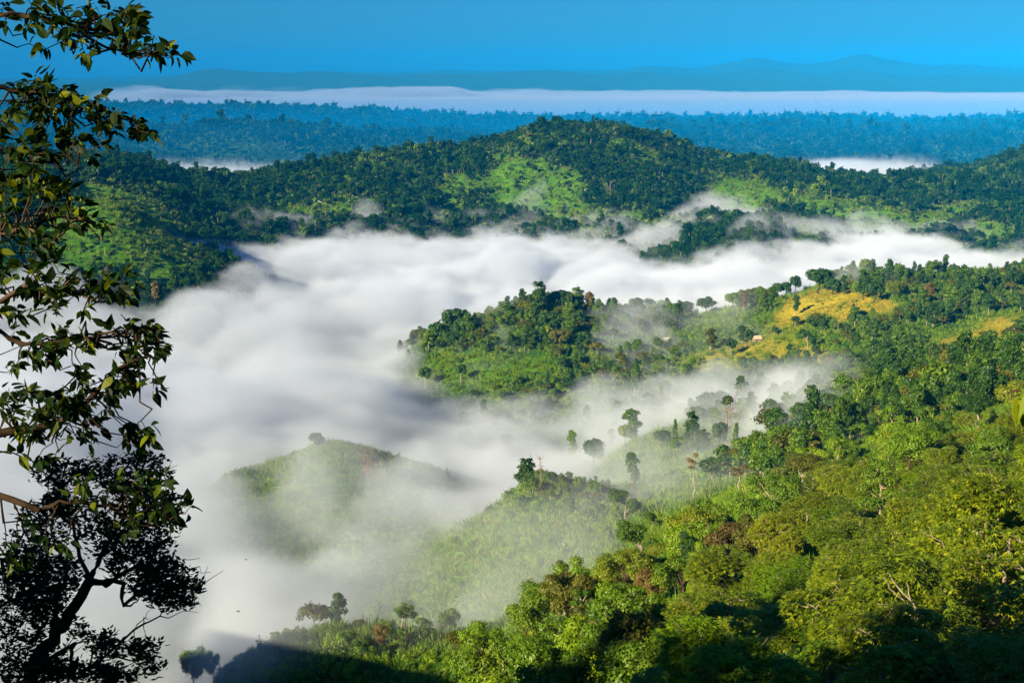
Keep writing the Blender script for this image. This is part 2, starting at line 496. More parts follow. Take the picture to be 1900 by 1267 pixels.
# ------------------------------------------------------------------ trees (all built one metre-true, foot at the origin)
def crown_clumps(shape, h, cr, rg):
    """clump centres and radii inside a crown of radius cr, tree height h"""
    if shape == 'round':
        n = 13; c = rand_dirs(rg, n, 0.3) * rg.uniform(0.45, 0.78, (n, 1)) * cr
        c[:, 2] = c[:, 2] * 0.75 + h - cr * 0.85; r = rg.uniform(0.30, 0.46, n) * cr
    elif shape == 'umbrella':
        n = 17; a = rg.uniform(0, 6.28, n); q = np.sqrt(rg.uniform(0.02, 1, n)) * cr * 0.80
        c = np.stack([np.cos(a) * q, np.sin(a) * q, h - cr * 0.30 - 0.42 * q - rg.uniform(0, 0.45, n) * cr], 1); r = rg.uniform(0.22, 0.40, n) * cr
    elif shape == 'sparse':
        n = 8; c = rand_dirs(rg, n, 0.2) * cr * rg.uniform(0.35, 0.8, (n, 1)); c[:, 2] = c[:, 2] * 1.25 + h - cr * 1.3; r = rg.uniform(0.25, 0.42, n) * cr
    elif shape == 'tall':
        n = 13; k = np.linspace(0.34, 0.95, n); a = rg.uniform(0, 6.28, n)
        q = cr * 0.55 * np.sqrt(np.clip(1.1 - np.abs(k - 0.55) * 1.7, 0.1, 1)) * rg.uniform(0.4, 1, n)
        c = np.stack([np.cos(a) * q, np.sin(a) * q, k * h], 1); r = rg.uniform(0.36, 0.5, n) * cr
    elif shape == 'tiers':
        c = []; r = []
        for k in (0.45, 0.62, 0.78, 0.93):
            m = 6 if k < 0.9 else 3
            for a in rg.uniform(0, 6.28) + np.arange(m) * 6.28 / m + rg.normal(0, .25, m):
                q = cr * (1.15 - 0.75 * (k - 0.3)) * rg.uniform(0.35, 0.8)
                c.append((math.cos(a) * q, math.sin(a) * q, h * k + rg.normal(0, .03) * h)); r.append(cr * rg.uniform(0.28, 0.4))
        c = np.array(c); r = np.array(r)
    elif shape == 'cone':
        n = 14; k = np.linspace(0.2, 0.97, n); a = rg.uniform(0, 6.28, n); q = cr * (1.05 - k) * rg.uniform(0.3, 0.9, n)
        c = np.stack([np.cos(a) * q, np.sin(a) * q, k * h], 1); r = cr * (0.22 + 0.4 * (1 - k))
    elif shape == 'split':
        n = 14; side = np.where(np.arange(n) % 2, 1, -1); c = rand_dirs(rg, n, 0.2) * cr * 0.45 * rg.uniform(0.4, 1, (n, 1))
        c[:, 0] += side * cr * 0.5; c[:, 2] += h - cr * 0.7 - (side > 0) * 0.22 * h; r = rg.uniform(0.26, 0.38, n) * cr
    else:  # dome: broad, leafy nearly to the ground
        n = 26; d = rand_dirs(rg, n, 0.5); d[:, 2] = np.abs(d[:, 2])
        c = d * np.array([cr, cr, h * 0.72]) * rg.uniform(0.55, 0.86, (n, 1)); c[:, 2] += h * 0.12; r = rg.uniform(0.24, 0.36, n) * cr
    return c, r

def clump_leaves(c, r, nleaf, L, W, rg, flat=0.62, droop=0.25):
    """random leaves spread through and over each clump"""
    w = r ** 2 / np.sum(r ** 2); cnt = np.maximum((w * nleaf).astype(int), 8)
    ci = np.repeat(np.arange(len(c)), cnt); n = len(ci)
    d = rand_dirs(rg, n, 0.35)
    rad = rg.uniform(0.35, 1.06, n) ** 0.6 * r[ci]
    lump = 1 + 0.22 * np.sin(d[:, 0] * 5 + ci) * np.cos(d[:, 1] * 6 - 2 * ci)
    p = c[ci] + d * (rad * lump)[:, None] * np.array([1, 1, flat])
    nrm = unit(d + rg.normal(0, 0.45, (n, 3)) + np.array([0, 0, 0.35]))
    ax = unit(np.cross(nrm, rg.normal(0, 1, (n, 3)))); ax[:, 2] -= droop
    ll = L * rg.uniform(0.7, 1.3, n); ww = W * rg.uniform(0.7, 1.3, n)
    v, f = leaf_quads(p, ax, nrm, ll, ww)
    base = rg.uniform(0.15, 0.7, len(c))
    tint = np.clip(base[ci] * 0.6 + rg.uniform(0, 0.55, n), 0, 1)
    return v, f, tint

def mango_leaves(c, r, nrose, L, W, rg):
    """rosettes of long hanging leaves at the crown surface"""
    w = r ** 2 / np.sum(r ** 2); cnt = np.maximum((w * nrose).astype(int), 4)
    ci = np.repeat(np.arange(len(c)), cnt); n = len(ci)
    d = rand_dirs(rg, n, 0.45)
    p = c[ci] + d * (rg.uniform(0.7, 1.05, n) * r[ci])[:, None] * np.array([1, 1, 0.72])
    k = 9
    P = np.repeat(p, k, 0); D = np.repeat(d, k, 0)
    a = np.tile(np.arange(k) * 6.283 / k, n) + np.repeat(rg.uniform(0, 6.28, n), k) + rg.normal(0, .25, n * k)
    ax = np.stack([np.cos(a), np.sin(a), rg.uniform(-1.15, -0.1, n * k)], 1) + D * 0.55
    nrm = np.stack([np.cos(a) * 0.5, np.sin(a) * 0.5, np.full(n * k, 0.8)], 1) + rg.normal(0, .2, (n * k, 3))
    v, f = leaf_quads(P, ax, nrm, L * rg.uniform(0.7, 1.25, n * k), W * rg.uniform(0.8, 1.2, n * k))
    t = np.clip(np.repeat(rg.beta(2, 2.2, n), k) * 0.75 + rg.uniform(0, 0.4, n * k), 0, 1)
    return v, f, t

def build_tree(shape, h, cr, nleaf, L, W, seed, trunk_r=None, lean=0.0, limb_every=1, style='leaf', trunk_sides=7, extra_twigs=0):
    """-> (crown Soup, trunk Soup)"""
    rg = np.random.default_rng(seed)
    c, r = crown_clumps(shape, h, cr, rg)
    c[:, 0] += lean * c[:, 2]
    crown = Soup(); trunk = Soup()
    if style == 'mango': crown.add(*mango_leaves(c, r, nleaf, L, W, rg))
    else: crown.add(*clump_leaves(c, r, nleaf, L, W, rg))
    tr = trunk_r or h * 0.022
    top = np.array([lean * h * 0.8, 0, h * 0.84])
    fork = 0.55 if shape in ('umbrella', 'split') else 0.78
    line = bend_line((0, 0, -0.8), top * fork, rg, 6, 0.035)
    trunk.add(*tube(line, np.linspace(tr * 1.25, tr * 0.6, 6), trunk_sides))
    for i in range(0, len(c), limb_every):
        k = int(np.clip(np.searchsorted(line[:, 2], c[i, 2] - np.hypot(*(c[i, :2] - line[-1, :2])) * 0.8), 2, 5))
        limb = bend_line(line[k], c[i] + np.array([0, 0, r[i] * 0.2]), rg, 4, 0.07, 0.06)
        trunk.add(*tube(limb, np.linspace(tr * 0.5, tr * 0.10, 4), 5))
        for q in range(extra_twigs):
            e = c[i] + rand_dirs(rg, 1, 0.5)[0] * r[i] * 1.02
            trunk.add(*tube(bend_line(limb[2], e, rg, 4, 0.1), np.linspace(tr * 0.22, tr * 0.05, 4), 4))
    return crown, trunk

def build_dead(h, seed, tr=None, spread=0.35, n=9, fine=3, lean=0.0):
    rg = np.random.default_rng(seed); s = Soup(); tr = tr or h * 0.02
    line = bend_line((0, 0, -0.8), (lean * h, 0, h), rg, 8, 0.03)
    s.add(*tube(line, np.linspace(tr * 1.2, tr * 0.2, 8), 6))
    for i in range(n):
        k = rg.integers(3, 7); a = rg.uniform(0, 6.28); l = h * spread * rg.uniform(0.5, 1.1) * (1.25 - k / 9)
        e = line[k] + np.array([math.cos(a) * l, math.sin(a) * l, l * rg.uniform(0.4, 1.3)])
        b = bend_line(line[k], e, rg, 5, 0.09); s.add(*tube(b, np.linspace(tr * 0.4, tr * 0.09, 5), 5))
        for q in range(fine):
            j = rg.integers(2, 5); e2 = b[j] + rand_dirs(rg, 1, 0.9)[0] * l * rg.uniform(0.25, 0.5)
            s.add(*tube(bend_line(b[j], e2, rg, 4, 0.1), np.linspace(tr * 0.14, tr * 0.04, 4), 4))
    return s

# prototypes: list of (crown mesh, trunk mesh, height, crown radius)
PROTO = {}
def proto(key, bark, leaf, *a, **k):
    cr, tr = build_tree(*a, **k)
    PROTO[key] = (cr.mesh("crown_" + key, LEAF[leaf]), tr.mesh("trunk_" + key, BARK[bark], True), a[1], a[2])
# near, 60-250 m
proto('mango_a', 'pale', 'mango', 'dome', 9.0, 6.0, 2600, 0.46, 0.115, 11, style='mango', extra_twigs=2, limb_every=1)
proto('mango_b', 'pale', 'mango', 'dome', 8.0, 5.2, 2300, 0.44, 0.11, 12, style='mango', extra_twigs=2)
proto('mango_c', 'pale', 'mango', 'round', 10.0, 4.8, 2300, 0.46, 0.115, 13, style='mango', extra_twigs=3)
proto('round_a', 'brown', 'mid', 'round', 12.0, 4.6, 8000, 0.46, 0.24, 21, extra_twigs=1)
proto('round_b', 'brown', 'mid', 'round', 10.0, 4.2, 7000, 0.42, 0.22, 22, extra_twigs=1)
proto('split_a', 'pale', 'mid', 'split', 12.0, 5.0, 7000, 0.46, 0.24, 23, extra_twigs=2)
proto('umbrella_a', 'pale', 'olive', 'umbrella', 13.0, 5.6, 7000, 0.44, 0.22, 24, extra_twigs=2)
proto('tall_a', 'brown', 'mid', 'tall', 15.0, 3.4, 6000, 0.46, 0.24, 25)
proto('tiers_a', 'brown', 'mid', 'tiers', 12.0, 4.4, 7000, 0.46, 0.22, 26, extra_twigs=1)
proto('sparse_a', 'pale', 'rust', 'sparse', 14.0, 2.6, 900, 0.42, 0.22, 27, trunk_r=0.24, extra_twigs=3)
proto('sparse_b', 'pale', 'olive', 'sparse', 13.0, 3.2, 1600, 0.44, 0.22, 28, trunk_r=0.22, extra_twigs=3)
# middle distance, 250-1100 m
for i, (s, h, r_) in enumerate([('round', 12, 4.6), ('umbrella', 13, 5.4), ('tall', 15, 3.4), ('tiers', 13, 4.4), ('split', 12, 5.0), ('cone', 12, 3.6), ('round', 9, 4.4)]):
    proto('mid_%s_%d' % (s, i), 'pale' if i % 2 else 'brown', 'mid', s, float(h), r_, 2200, 0.85, 0.55, 40 + i, limb_every=2, trunk_sides=6, trunk_r=0.34)

# ------------------------------------------------------------------ single trees
def hit(px, py, Ylo=30.0, Yhi=9000.0):
    """ground point seen at a source pixel; on a crest when the pixel lies just above it"""
    Ys = np.exp(np.linspace(math.log(Ylo), math.log(Yhi), 700))
    xs = (px - 950.0) / FPX * Ys * 1.02
    for _ in range(2):
        zs = height(xs, Ys); d = Ys * cp - (zs - CAM_Z) * sp; xs = (px - 950.0) / FPX * d
    q = project(xs, Ys, zs)[1]
    ok = np.where(q <= py)[0]
    i = ok[0] if len(ok) else int(np.argmin(q))
    return float(xs[i]), float(Ys[i]), float(zs[i]), float(q[i])

TREES = []     # (x, y, radius) of everything planted, so that filling keeps clear of it
def plant(name, key, x, y, z, sx, sz, rot, leaf, bark, label, group=None, cat="tree", lean=(0, 0), order=None):
    cm, tm, h, cr = PROTO[key]
    root = bpy.data.objects.new(name, None); link(root)
    root.empty_display_size = 0.5
    root.location = (x, y, z); root.rotation_euler = (lean[0], lean[1], rot); root.scale = (sx, sx, sz)
    tag(root, label, cat, group)
    for nm, me, mat in (("crown", cm, LEAF.get(leaf)), ("trunk", tm, BARK[bark])):
        if me is None: continue
        o = bpy.data.objects.new(nm, me); link(o, root)
        if mat is not None:
            o.material_slots[0].link = 'OBJECT'; o.material_slots[0].material = mat
    TREES.append((x, y, cr * sx))
    return root

def bare(name, mesh, h0, px, py, top, Ylo, Yhi, rot, bark, label, group=None, cat="dead tree"):
    x, y, z, q = hit(px, py, Ylo, Yhi)
    s = (q - top) / FPX * y / h0
    root = bpy.data.objects.new(name, None); link(root); root.location = (x, y, z); root.rotation_euler = (0, 0, rot); root.scale = (s, s, s)
    tag(root, label, cat, group)
    t = bpy.data.objects.new("trunk", mesh); link(t, root)
    t.material_slots[0].link = 'OBJECT'; t.material_slots[0].material = BARK[bark]
    return root, s

M_R, M_U, M_T, M_TI, M_S, M_C, M_R2 = 'mid_round_0', 'mid_umbrella_1', 'mid_tall_2', 'mid_tiers_3', 'mid_split_4', 'mid_cone_5', 'mid_round_6'
# column, foot row, top row, width (source pixels), distance window, form, leaves, bark, name, label
SINGLES = [
    # the knoll at the bottom
    (735, 1186, 1108, 44, 200, 330, 'sparse_b', 'mid', 'pale', 'leaning_tree', "leaning pale trunked tree on the sunlit bottom knoll"),
    (752, 1196, 1116, 36, 200, 330, 'sparse_b', 'dark', 'brown', 'slender_tree', "straight slender dark tree beside the leaning pale one on the knoll"),
    (708, 1208, 1152, 34, 200, 330, 'round_b', 'rust', 'brown', 'rusty_tree', "small rusty crowned tree just left of the leaning pair"),
    (545, 1200, 1166, 56, 200, 330, 'umbrella_a', 'dark', 'brown', 'flat_topped_tree', "low flat topped dark bush tree on the left of the sunlit knoll"),
    (507, 1214, 1172, 28, 200, 330, 'tall_a', 'mid', 'brown', 'slender_tree', "faint thin tree at the misty left end of the knoll"),
    (852, 1222, 1163, 64, 200, 330, 'round_a', 'olive', 'brown', 'round_tree', "olive round tree on the knoll's right end above the shade"),
    (905, 1216, 1170, 50, 200, 330, 'round_b', 'mid', 'brown', 'round_tree', "green round tree between the olive one and the forest edge"),
    (362, 1262, 1190, 56, 260, 400, 'round_a', 'mid', 'brown', 'misty_tree', "larger of two ghostly trees in the mist at bottom left"),
    (398, 1262, 1204, 34, 260, 400, 'round_b', 'mid', 'brown', 'misty_tree', "smaller right hand tree of the ghostly pair in the mist"),
    (1040, 1142, 1038, 40, 200, 360, 'tall_a', 'olive', 'pale', 'tall_tree', "tall narrow tree with bare lower trunk against the misty slope"),
    # the second hill
    (968, 905, 852, 44, 440, 560, M_TI, 'dark', 'brown', 'leaning_tree', "spreading thin stemmed tree left of the bare snag on the crest"),
    (1100, 926, 888, 34, 440, 560, M_U, 'mid', 'pale', 'umbrella_tree', "small umbrella shaped tree on the second hill's right shoulder"),
    (1160, 968, 898, 62, 380, 480, 'split_a', 'dark', 'pale', 'forked_tree', "dark tree on a pale forked trunk below the umbrella tree"),
    (1125, 1006, 968, 26, 330, 430, M_R2, 'mid', 'pale', 'small_tree', "small tree with stub of white trunk on the grassy slope"),
    (1205, 992, 945, 44, 330, 430, 'split_a', 'mid', 'pale', 'leaning_tree', "leaning white stemmed tree right of the dark forked tree"),
    # rust crowned row on the scrub slope
    (1288, 926, 832, 28, 340, 460, 'sparse_a', 'rust', 'pale', 'tall_tree', "tallest rust crowned tree on a long pale trunk above bright scrub"),
    (1369, 920, 856, 36, 340, 460, 'sparse_a', 'rust', 'pale', 'rusty_tree', "middle rust crowned tree of the three above bright scrub"),
    (1450, 914, 862, 44, 340, 460, 'sparse_b', 'yellow', 'pale', 'pale_tree', "yellow green tree, rightmost of three pale trunks above the scrub"),
    # clump on the misty shoulder
    (1172, 822, 758, 44, 520, 700, M_T, 'mid', 'pale', 'tall_tree', "tall grey green tree fading into mist left of the shoulder grove"),
    (1160, 822, 782, 30, 520, 700, M_R, 'yellow', 'pale', 'pale_tree', "yellowish tree leaning on the tall tree left of the grove"),
    (1230, 832, 794, 40, 520, 700, M_R, 'dark', 'brown', 'grove_tree', "dark round tree at the left end of the shoulder grove"),
    (1253, 830, 778, 20, 520, 700, M_C, 'dark', 'brown', 'pointed_tree', "pointed dark tree in the shoulder grove"),
    (1282, 838, 768, 36, 520, 700, M_TI, 'dark', 'brown', 'grove_tree', "tallest dark tree of the shoulder grove"),
    (1262, 850, 806, 50, 480, 700, M_R, 'mid', 'brown', 'grove_tree', "broad mid green tree at the front of the shoulder grove"),
    (1305, 846, 800, 40, 480, 700, M_TI, 'dark', 'brown', 'grove_tree', "dark layered tree between the tall grove tree and the red snag"),
    (1333, 838, 776, 34, 480, 700, M_R, 'dark', 'brown', 'grove_tree', "dark green tree directly behind the reddish bare tree"),
    (1366, 838, 785, 26, 480, 700, M_C, 'dark', 'brown', 'pointed_tree', "pointed dark tree right of the reddish bare tree"),
    (1380, 856, 806, 48, 480, 700, M_R, 'mid', 'brown', 'grove_tree', "round green tree at the right end of the shoulder grove"),
    (1403, 868, 822, 34, 480, 700, M_R2, 'olive', 'brown', 'grove_tree', "olive tree below the right end of the shoulder grove"),
    (1102, 846, 806, 46, 520, 700, M_R, 'dark', 'brown', 'flat_topped_tree', "dark flat topped tree standing clear in the mist"),
    (1062, 846, 798, 24, 560, 760, M_T, 'mid', 'brown', 'misty_tree', "pale narrow tree almost lost in mist left of the flat topped one"),
    (1133, 832, 794, 18, 560, 760, M_T, 'mid', 'pale', 'misty_tree', "faint pale sapling in mist right of the flat topped tree"),
    (940, 846, 798, 30, 600, 800, M_R, 'mid', 'brown', 'misty_tree', "grey tree ghost floating in mist above the bare snag"),
    (868, 840, 793, 28, 600, 820, M_R, 'dark', 'brown', 'misty_tree', "leftmost round tree ghost floating in open mist"),
    (588, 830, 797, 32, 560, 720, M_R2, 'dark', 'brown', 'crest_tree', "single dark bush tree on top of the mist veiled hill"),
    # the wooded hill in the middle
    (1003, 585, 526, 34, 900, 1120, M_TI, 'dark', 'brown', 'crest_tree', "tallest tree on the crest of the middle wooded hill"),
    (845, 626, 566, 60, 850, 1120, M_R, 'dark', 'brown', 'crest_tree', "broad dark tree at the left end of the middle wooded hill"),
    (815, 640, 590, 44, 850, 1120, M_R2, 'dark', 'brown', 'crest_tree', "lower dark tree hanging over the left end of the middle hill"),
    (870, 632, 588, 40, 850, 1120, M_TI, 'mid', 'brown', 'crest_tree', "green tree right of the broad dark tree on the middle hill"),
    (946, 590, 560, 26, 900, 1120, M_R2, 'dark', 'brown', 'crest_tree', "small dark bush tree on the middle hill's left slope"),
    (1042, 576, 534, 50, 900, 1120, M_R, 'dark', 'brown', 'crest_tree', "wide dark tree right of the tallest on the middle crest"),
    (1072, 574, 536, 36, 900, 1120, M_TI, 'mid', 'brown', 'crest_tree', "green tree beside the wide dark one on the middle crest"),
    (1092, 572, 534, 20, 900, 1120, M_R2, 'rust', 'pale', 'rusty_tree', "little reddish tree ending the middle crest's wooded top"),
    (1022, 620, 575, 50, 900, 1080, M_R, 'dark', 'brown', 'slope_tree', "dark tree below the crest of the middle hill"),
    (1040, 648, 606, 46, 880, 1080, M_R, 'olive', 'brown', 'slope_tree', "olive tree halfway down the middle hill"),
    (790, 722, 676, 28, 820, 1000, M_R, 'dark', 'pale', 'crest_tree', "tree with pale trunk at the fog's edge under the middle hill"),
    (856, 712, 672, 26, 820, 1000, M_R, 'dark', 'pale', 'slope_tree', "dark tree right of the pale trunk at the middle hill's foot"),
    (1180, 590, 548, 34, 900, 1130, M_R, 'dark', 'brown', 'umbrella_tree', "dark wind bent tree alone on the saddle right of the middle hill"),
    (1310, 584, 546, 40, 900, 1130, M_U, 'dark', 'brown', 'umbrella_tree', "flat crowned tree on the ridge left of the golden field"),
    (1272, 584, 556, 34, 900, 1130, M_R, 'dark', 'brown', 'crest_tree', "round tree left of the flat crowned one on the ridge"),
    (1360, 576, 540, 34, 900, 1130, M_R, 'mid', 'brown', 'crest_tree', "green tree on the ridge between flat crown and golden field"),
    (1380, 578, 540, 20, 900, 1130, M_T, 'rust', 'pale', 'rusty_tree', "pinkish bare looking tree on the ridge by the golden field"),
    # the golden field and its trees
    (1430, 566, 533, 24, 880, 1100, M_T, 'mid', 'pale', 'crest_tree', "thin pale trunked tree at the golden field's left edge"),
    (1458, 548, 518, 22, 880, 1100, M_R2, 'dark', 'brown', 'crest_tree', "small dark tree leftmost on the golden hill's skyline"),
    (1475, 545, 508, 26, 880, 1100, M_R, 'dark', 'brown', 'crest_tree', "rounded tree second from left on the golden hill's skyline"),
    (1520, 545, 494, 62, 880, 1100, M_R, 'dark', 'brown', 'crest_tree', "biggest domed tree crowning the golden hill"),
    (1545, 547, 512, 34, 880, 1100, M_R2, 'dark', 'brown', 'crest_tree', "low dark tree tucked right of the big domed one"),
    (1566, 548, 512, 18, 880, 1100, M_T, 'dark', 'brown', 'crest_tree', "narrow tree behind the thatched hut on the golden hill"),
    (1600, 556, 506, 30, 880, 1100, M_TI, 'dark', 'brown', 'crest_tree', "tall dark tree right of the hut on the golden hill"),
    (1625, 562, 520, 42, 880, 1100, M_R, 'dark', 'brown', 'crest_tree', "broad dark tree between the tall one and the vine draped one"),
    (1657, 556, 516, 32, 860, 1100, 'umbrella_a', 'yellow', 'brown', 'vine_draped_tree', "tree hung with curtains of yellow green vines on the skyline"),
    (1724, 562, 528, 24, 800, 1100, M_TI, 'rust', 'pale', 'rusty_tree', "pale rust coloured tree on the skyline right of the vines"),
    (1752, 566, 536, 22, 800, 1100, M_R, 'mid', 'pale', 'crest_tree', "greyish tree just right of the rust coloured skyline tree"),
    (1783, 568, 542, 20, 800, 1100, M_C, 'dark', 'brown', 'crest_tree', "dark pointed bush tree further right on the same skyline"),
    (1880, 536, 498, 34, 800, 1100, M_R, 'dark', 'brown', 'crest_tree', "dark tree where the skyline meets the right edge"),
    (1477, 585, 548, 18, 820, 1080, M_T, 'dark', 'pale', 'field_tree', "thin dark tree standing at the top left of the golden field"),
    (1476, 608, 584, 18, 780, 1080, M_R, 'dark', 'pale', 'field_tree', "small tree with white trunk in the golden field's left part"),
    (1505, 614, 584, 24, 780, 1080, M_R, 'dark', 'brown', 'field_tree', "dark bushy tree in the lower middle of the golden field"),
    (1529, 606, 582, 14, 780, 1080, M_C, 'dark', 'brown', 'field_tree', "little pointed tree right of the bushy field tree"),
    (1582, 596, 565, 20, 780, 1080, M_C, 'dark', 'brown', 'field_tree', "conical dark tree alone in the right of the golden field"),
    (1357, 662, 626, 26, 700, 1000, M_R, 'dark', 'pale', 'field_tree', "dark oval tree left of the hut below the field"),
    (1376, 640, 604, 22, 700, 1000, M_T, 'dark', 'pale', 'field_tree', "dark tree with tall pale trunk beside the lower hut"),
    (1388, 642, 608, 22, 700, 1000, M_R, 'dark', 'brown', 'field_tree', "dark tree directly left of the lower hut"),
    (1302, 702, 660, 18, 650, 1000, 'sparse_b', 'dark', 'pale', 'field_tree', "small tree on a long white trunk at the mist's edge"),
    (1318, 652, 610, 28, 700, 1000, M_T, 'olive', 'pale', 'field_tree', "clump forming tree with several bare stems left of the hut"),
    (1463, 668, 638, 18, 650, 1000, M_T, 'dark', 'brown', 'field_tree', "dark narrow tree below the golden field's left corner"),
    (1498, 656, 608, 32, 650, 1000, M_S, 'dark', 'pale', 'field_tree', "large dark leaning tree below the golden field"),
    (1514, 662, 636, 18, 650, 1000, M_R2, 'dark', 'brown', 'field_tree', "round bush tree right of the large leaning one"),
    (1438, 622, 603, 16, 700, 1000, M_R2, 'dark', 'brown', 'field_tree', "lone dark bush tree right of the lower hut"),
    (1873, 640, 608, 32, 600, 1000, M_R, 'dark', 'brown', 'field_tree', "dark round bush tree on the yellowed plot at far right"),
    (1640, 512, 492, 24, 1150, 1450, M_R, 'dark', 'brown', 'misty_tree', "clump shaped tree on the foggy hump behind the golden hill"),
    (1692, 502, 488, 12, 1150, 1450, M_T, 'dark', 'brown', 'misty_tree', "small tree on top of the foggy hump"),
    (1765, 500, 484, 20, 1150, 1450, M_R2, 'dark', 'brown', 'misty_tree', "thin dark tree on the right of the foggy hump"),
    # the small island hill in the fog
    (1352, 430, 404, 22, 1500, 1760, M_TI, 'dark', 'brown', 'crest_tree', "tallest tree on the small hill rising from fog"),
    (1265, 446, 430, 16, 1500, 1760, M_R2, 'dark', 'brown', 'crest_tree', "low round tree on the fog island's left slope"),
    (1244, 450, 436, 12, 1500, 1760, M_R2, 'dark', 'brown', 'crest_tree', "smallest bush tree left of the low round one"),
    (1154, 466, 444, 10, 1500, 1760, M_R, 'yellow', 'pale', 'crest_tree', "pale little tree at the left tip of the fog island"),
    (1378, 432, 412, 14, 1500, 1760, M_R2, 'rust', 'pale', 'rusty_tree', "orange tinted tree right of the tallest on the fog island"),
    (1474, 416, 392, 12, 1750, 2100, M_R, 'dark', 'pale', 'field_tree', "small dark tree with white trunk on the meadow past the fog island"),
    (1533, 424, 400, 8, 1750, 2100, M_T, 'dark', 'brown', 'field_tree', "dark pillar shaped tree on the meadow past the fog island"),
    (290, 572, 528, 20, 1100, 1350, M_TI, 'rust', 'pale', 'rusty_tree', "brown topped pale tree at the fog's edge on the left hill"),
]
def plant_singles():
    rg = np.random.default_rng(31)
    for (px, py, top, w, y0, y1, key, leaf, bark, name, label) in SINGLES:
        x, y, z, q = hit(px, py, y0, y1)
        cm, tm, h, cr = PROTO[key]
        d = math.hypot(x, y, z - CAM_Z)
        sz = max((q - top), 12) / FPX * d / h * 1.02
        sx = w / FPX * d / (2.1 * cr)
        lean = (rg.normal(0, .03), rg.normal(0, .03))
        if 'leaning' in name: lean = (0.0, 0.32 if px != 968 else 0.18)
        sink = .2
        if key.startswith('mid_') and bark == 'brown': sz *= 1.16; sink = .15 * h * sz
        r = plant(name, key, x, y, z - sink, sx, sz, rg.uniform(-.4, .4), leaf, bark, label, lean=lean)
        if name == 'vine_draped_tree':
            s = Soup(); n = 26
            for _ in range(n):
                a = rg.uniform(0, 6.28); q_ = cr * rg.uniform(.55, 1.0); L = rg.uniform(3, 8)
                m = 70; t = rg.uniform(0, 1, m)
                p = np.stack([np.cos(a) * q_ + rg.normal(0, .16, m), np.sin(a) * q_ + rg.normal(0, .16, m), h * .86 - t * L], 1)
                s.add(*leaf_quads(p, rand_dirs(rg, m, -1.2), rand_dirs(rg, m, 0), .5, .3), rg.uniform(.2, 1, m))
            o = bpy.data.objects.new("hanging_vines", s.mesh("hanging_vines", LEAF['yellow'])); link(o, r)
plant_singles()

SNAG = [build_dead(9.0, 201, .16, .3, 10, 3).mesh("snag_thin", BARK['pale'], True), build_dead(13.0, 202, .24, .34, 12, 5).mesh("snag_tall", BARK['red'], True),
        build_dead(10.0, 203, .2, .5, 12, 4).mesh("snag_spread", BARK['pale'], True)]
def plant_bare():
    bare("bare_tree", SNAG[0], 9.0, 1003, 905, 840, 440, 560, .4, 'red', "bare reddish snag with upright twigs on the second hill's crest")
    r, s = bare("bare_tree", SNAG[1], 13.0, 1345, 832, 734, 480, 700, 1.1, 'red', "tall reddish bare tree with one green tuft above the grove")
    so = Soup(); rg = np.random.default_rng(8); c = np.array([[1.2, 0, 12.6], [0.4, .3, 12.0]]); so.add(*clump_leaves(c, np.array([1.3, .8]), 260, .7, .45, rg))
    link(bpy.data.objects.new("leaf_tuft", so.mesh("leaf_tuft", LEAF['dark'])), r)
    bare("bare_tree", SNAG[2], 10.0, 683, 905, 828, 540, 700, .2, 'red', "faint bare tree showing pink through the mist of the veiled hill")
    bare("bare_tree", SNAG[0], 9.0, 1555, 622, 592, 700, 1050, 2.0, 'pale', "white dead pole at the foot of the golden field")
    bare("bare_tree", SNAG[2], 10.0, 1133, 372, 336, 1900, 2350, 2.0, 'pale', "pale branching dead tree on the main hill's front face")
    bare("bare_tree", SNAG[0], 9.0, 1235, 292, 268, 2000, 2500, 2.4, 'pale', "white leaning dead trunk high on the main hill's right slope")
    bare("bare_tree", SNAG[2], 10.0, 1067, 428, 392, 1750, 2200, 4.0, 'pale', "pale dead tree low on the main hill near the fog")
plant_bare()

# ------------------------------------------------------------------ the packed trees of the right foreground slope
COLOR_WORD = {'mango': 'yellow green', 'mid': 'mid green', 'dark': 'dark green', 'light': 'bright green', 'yellow': 'lime yellow', 'olive': 'olive brown', 'rust': 'rusty brown'}
SHAPE_WORD = {'mango_a': 'drooping leaved broad', 'mango_b': 'drooping leaved low', 'mango_c': 'drooping leaved upright', 'round_a': 'round topped', 'round_b': 'small round topped',
              'split_a': 'twin crowned', 'umbrella_a': 'umbrella topped', 'tall_a': 'tall narrow', 'tiers_a': 'layered', 'sparse_b': 'thin crowned pale trunked'}
def edge_row(px):   # the upper edge of the packed forest in the picture, as a source row
    return np.interp(px, [900, 960, 1080, 1150, 1200, 1260, 1330, 1420, 1480, 1560, 1640, 1760, 1900, 2000],
                     [1222, 1200, 1130, 1080, 1040, 1020, 1010, 985, 900, 850, 815, 790, 775, 770])

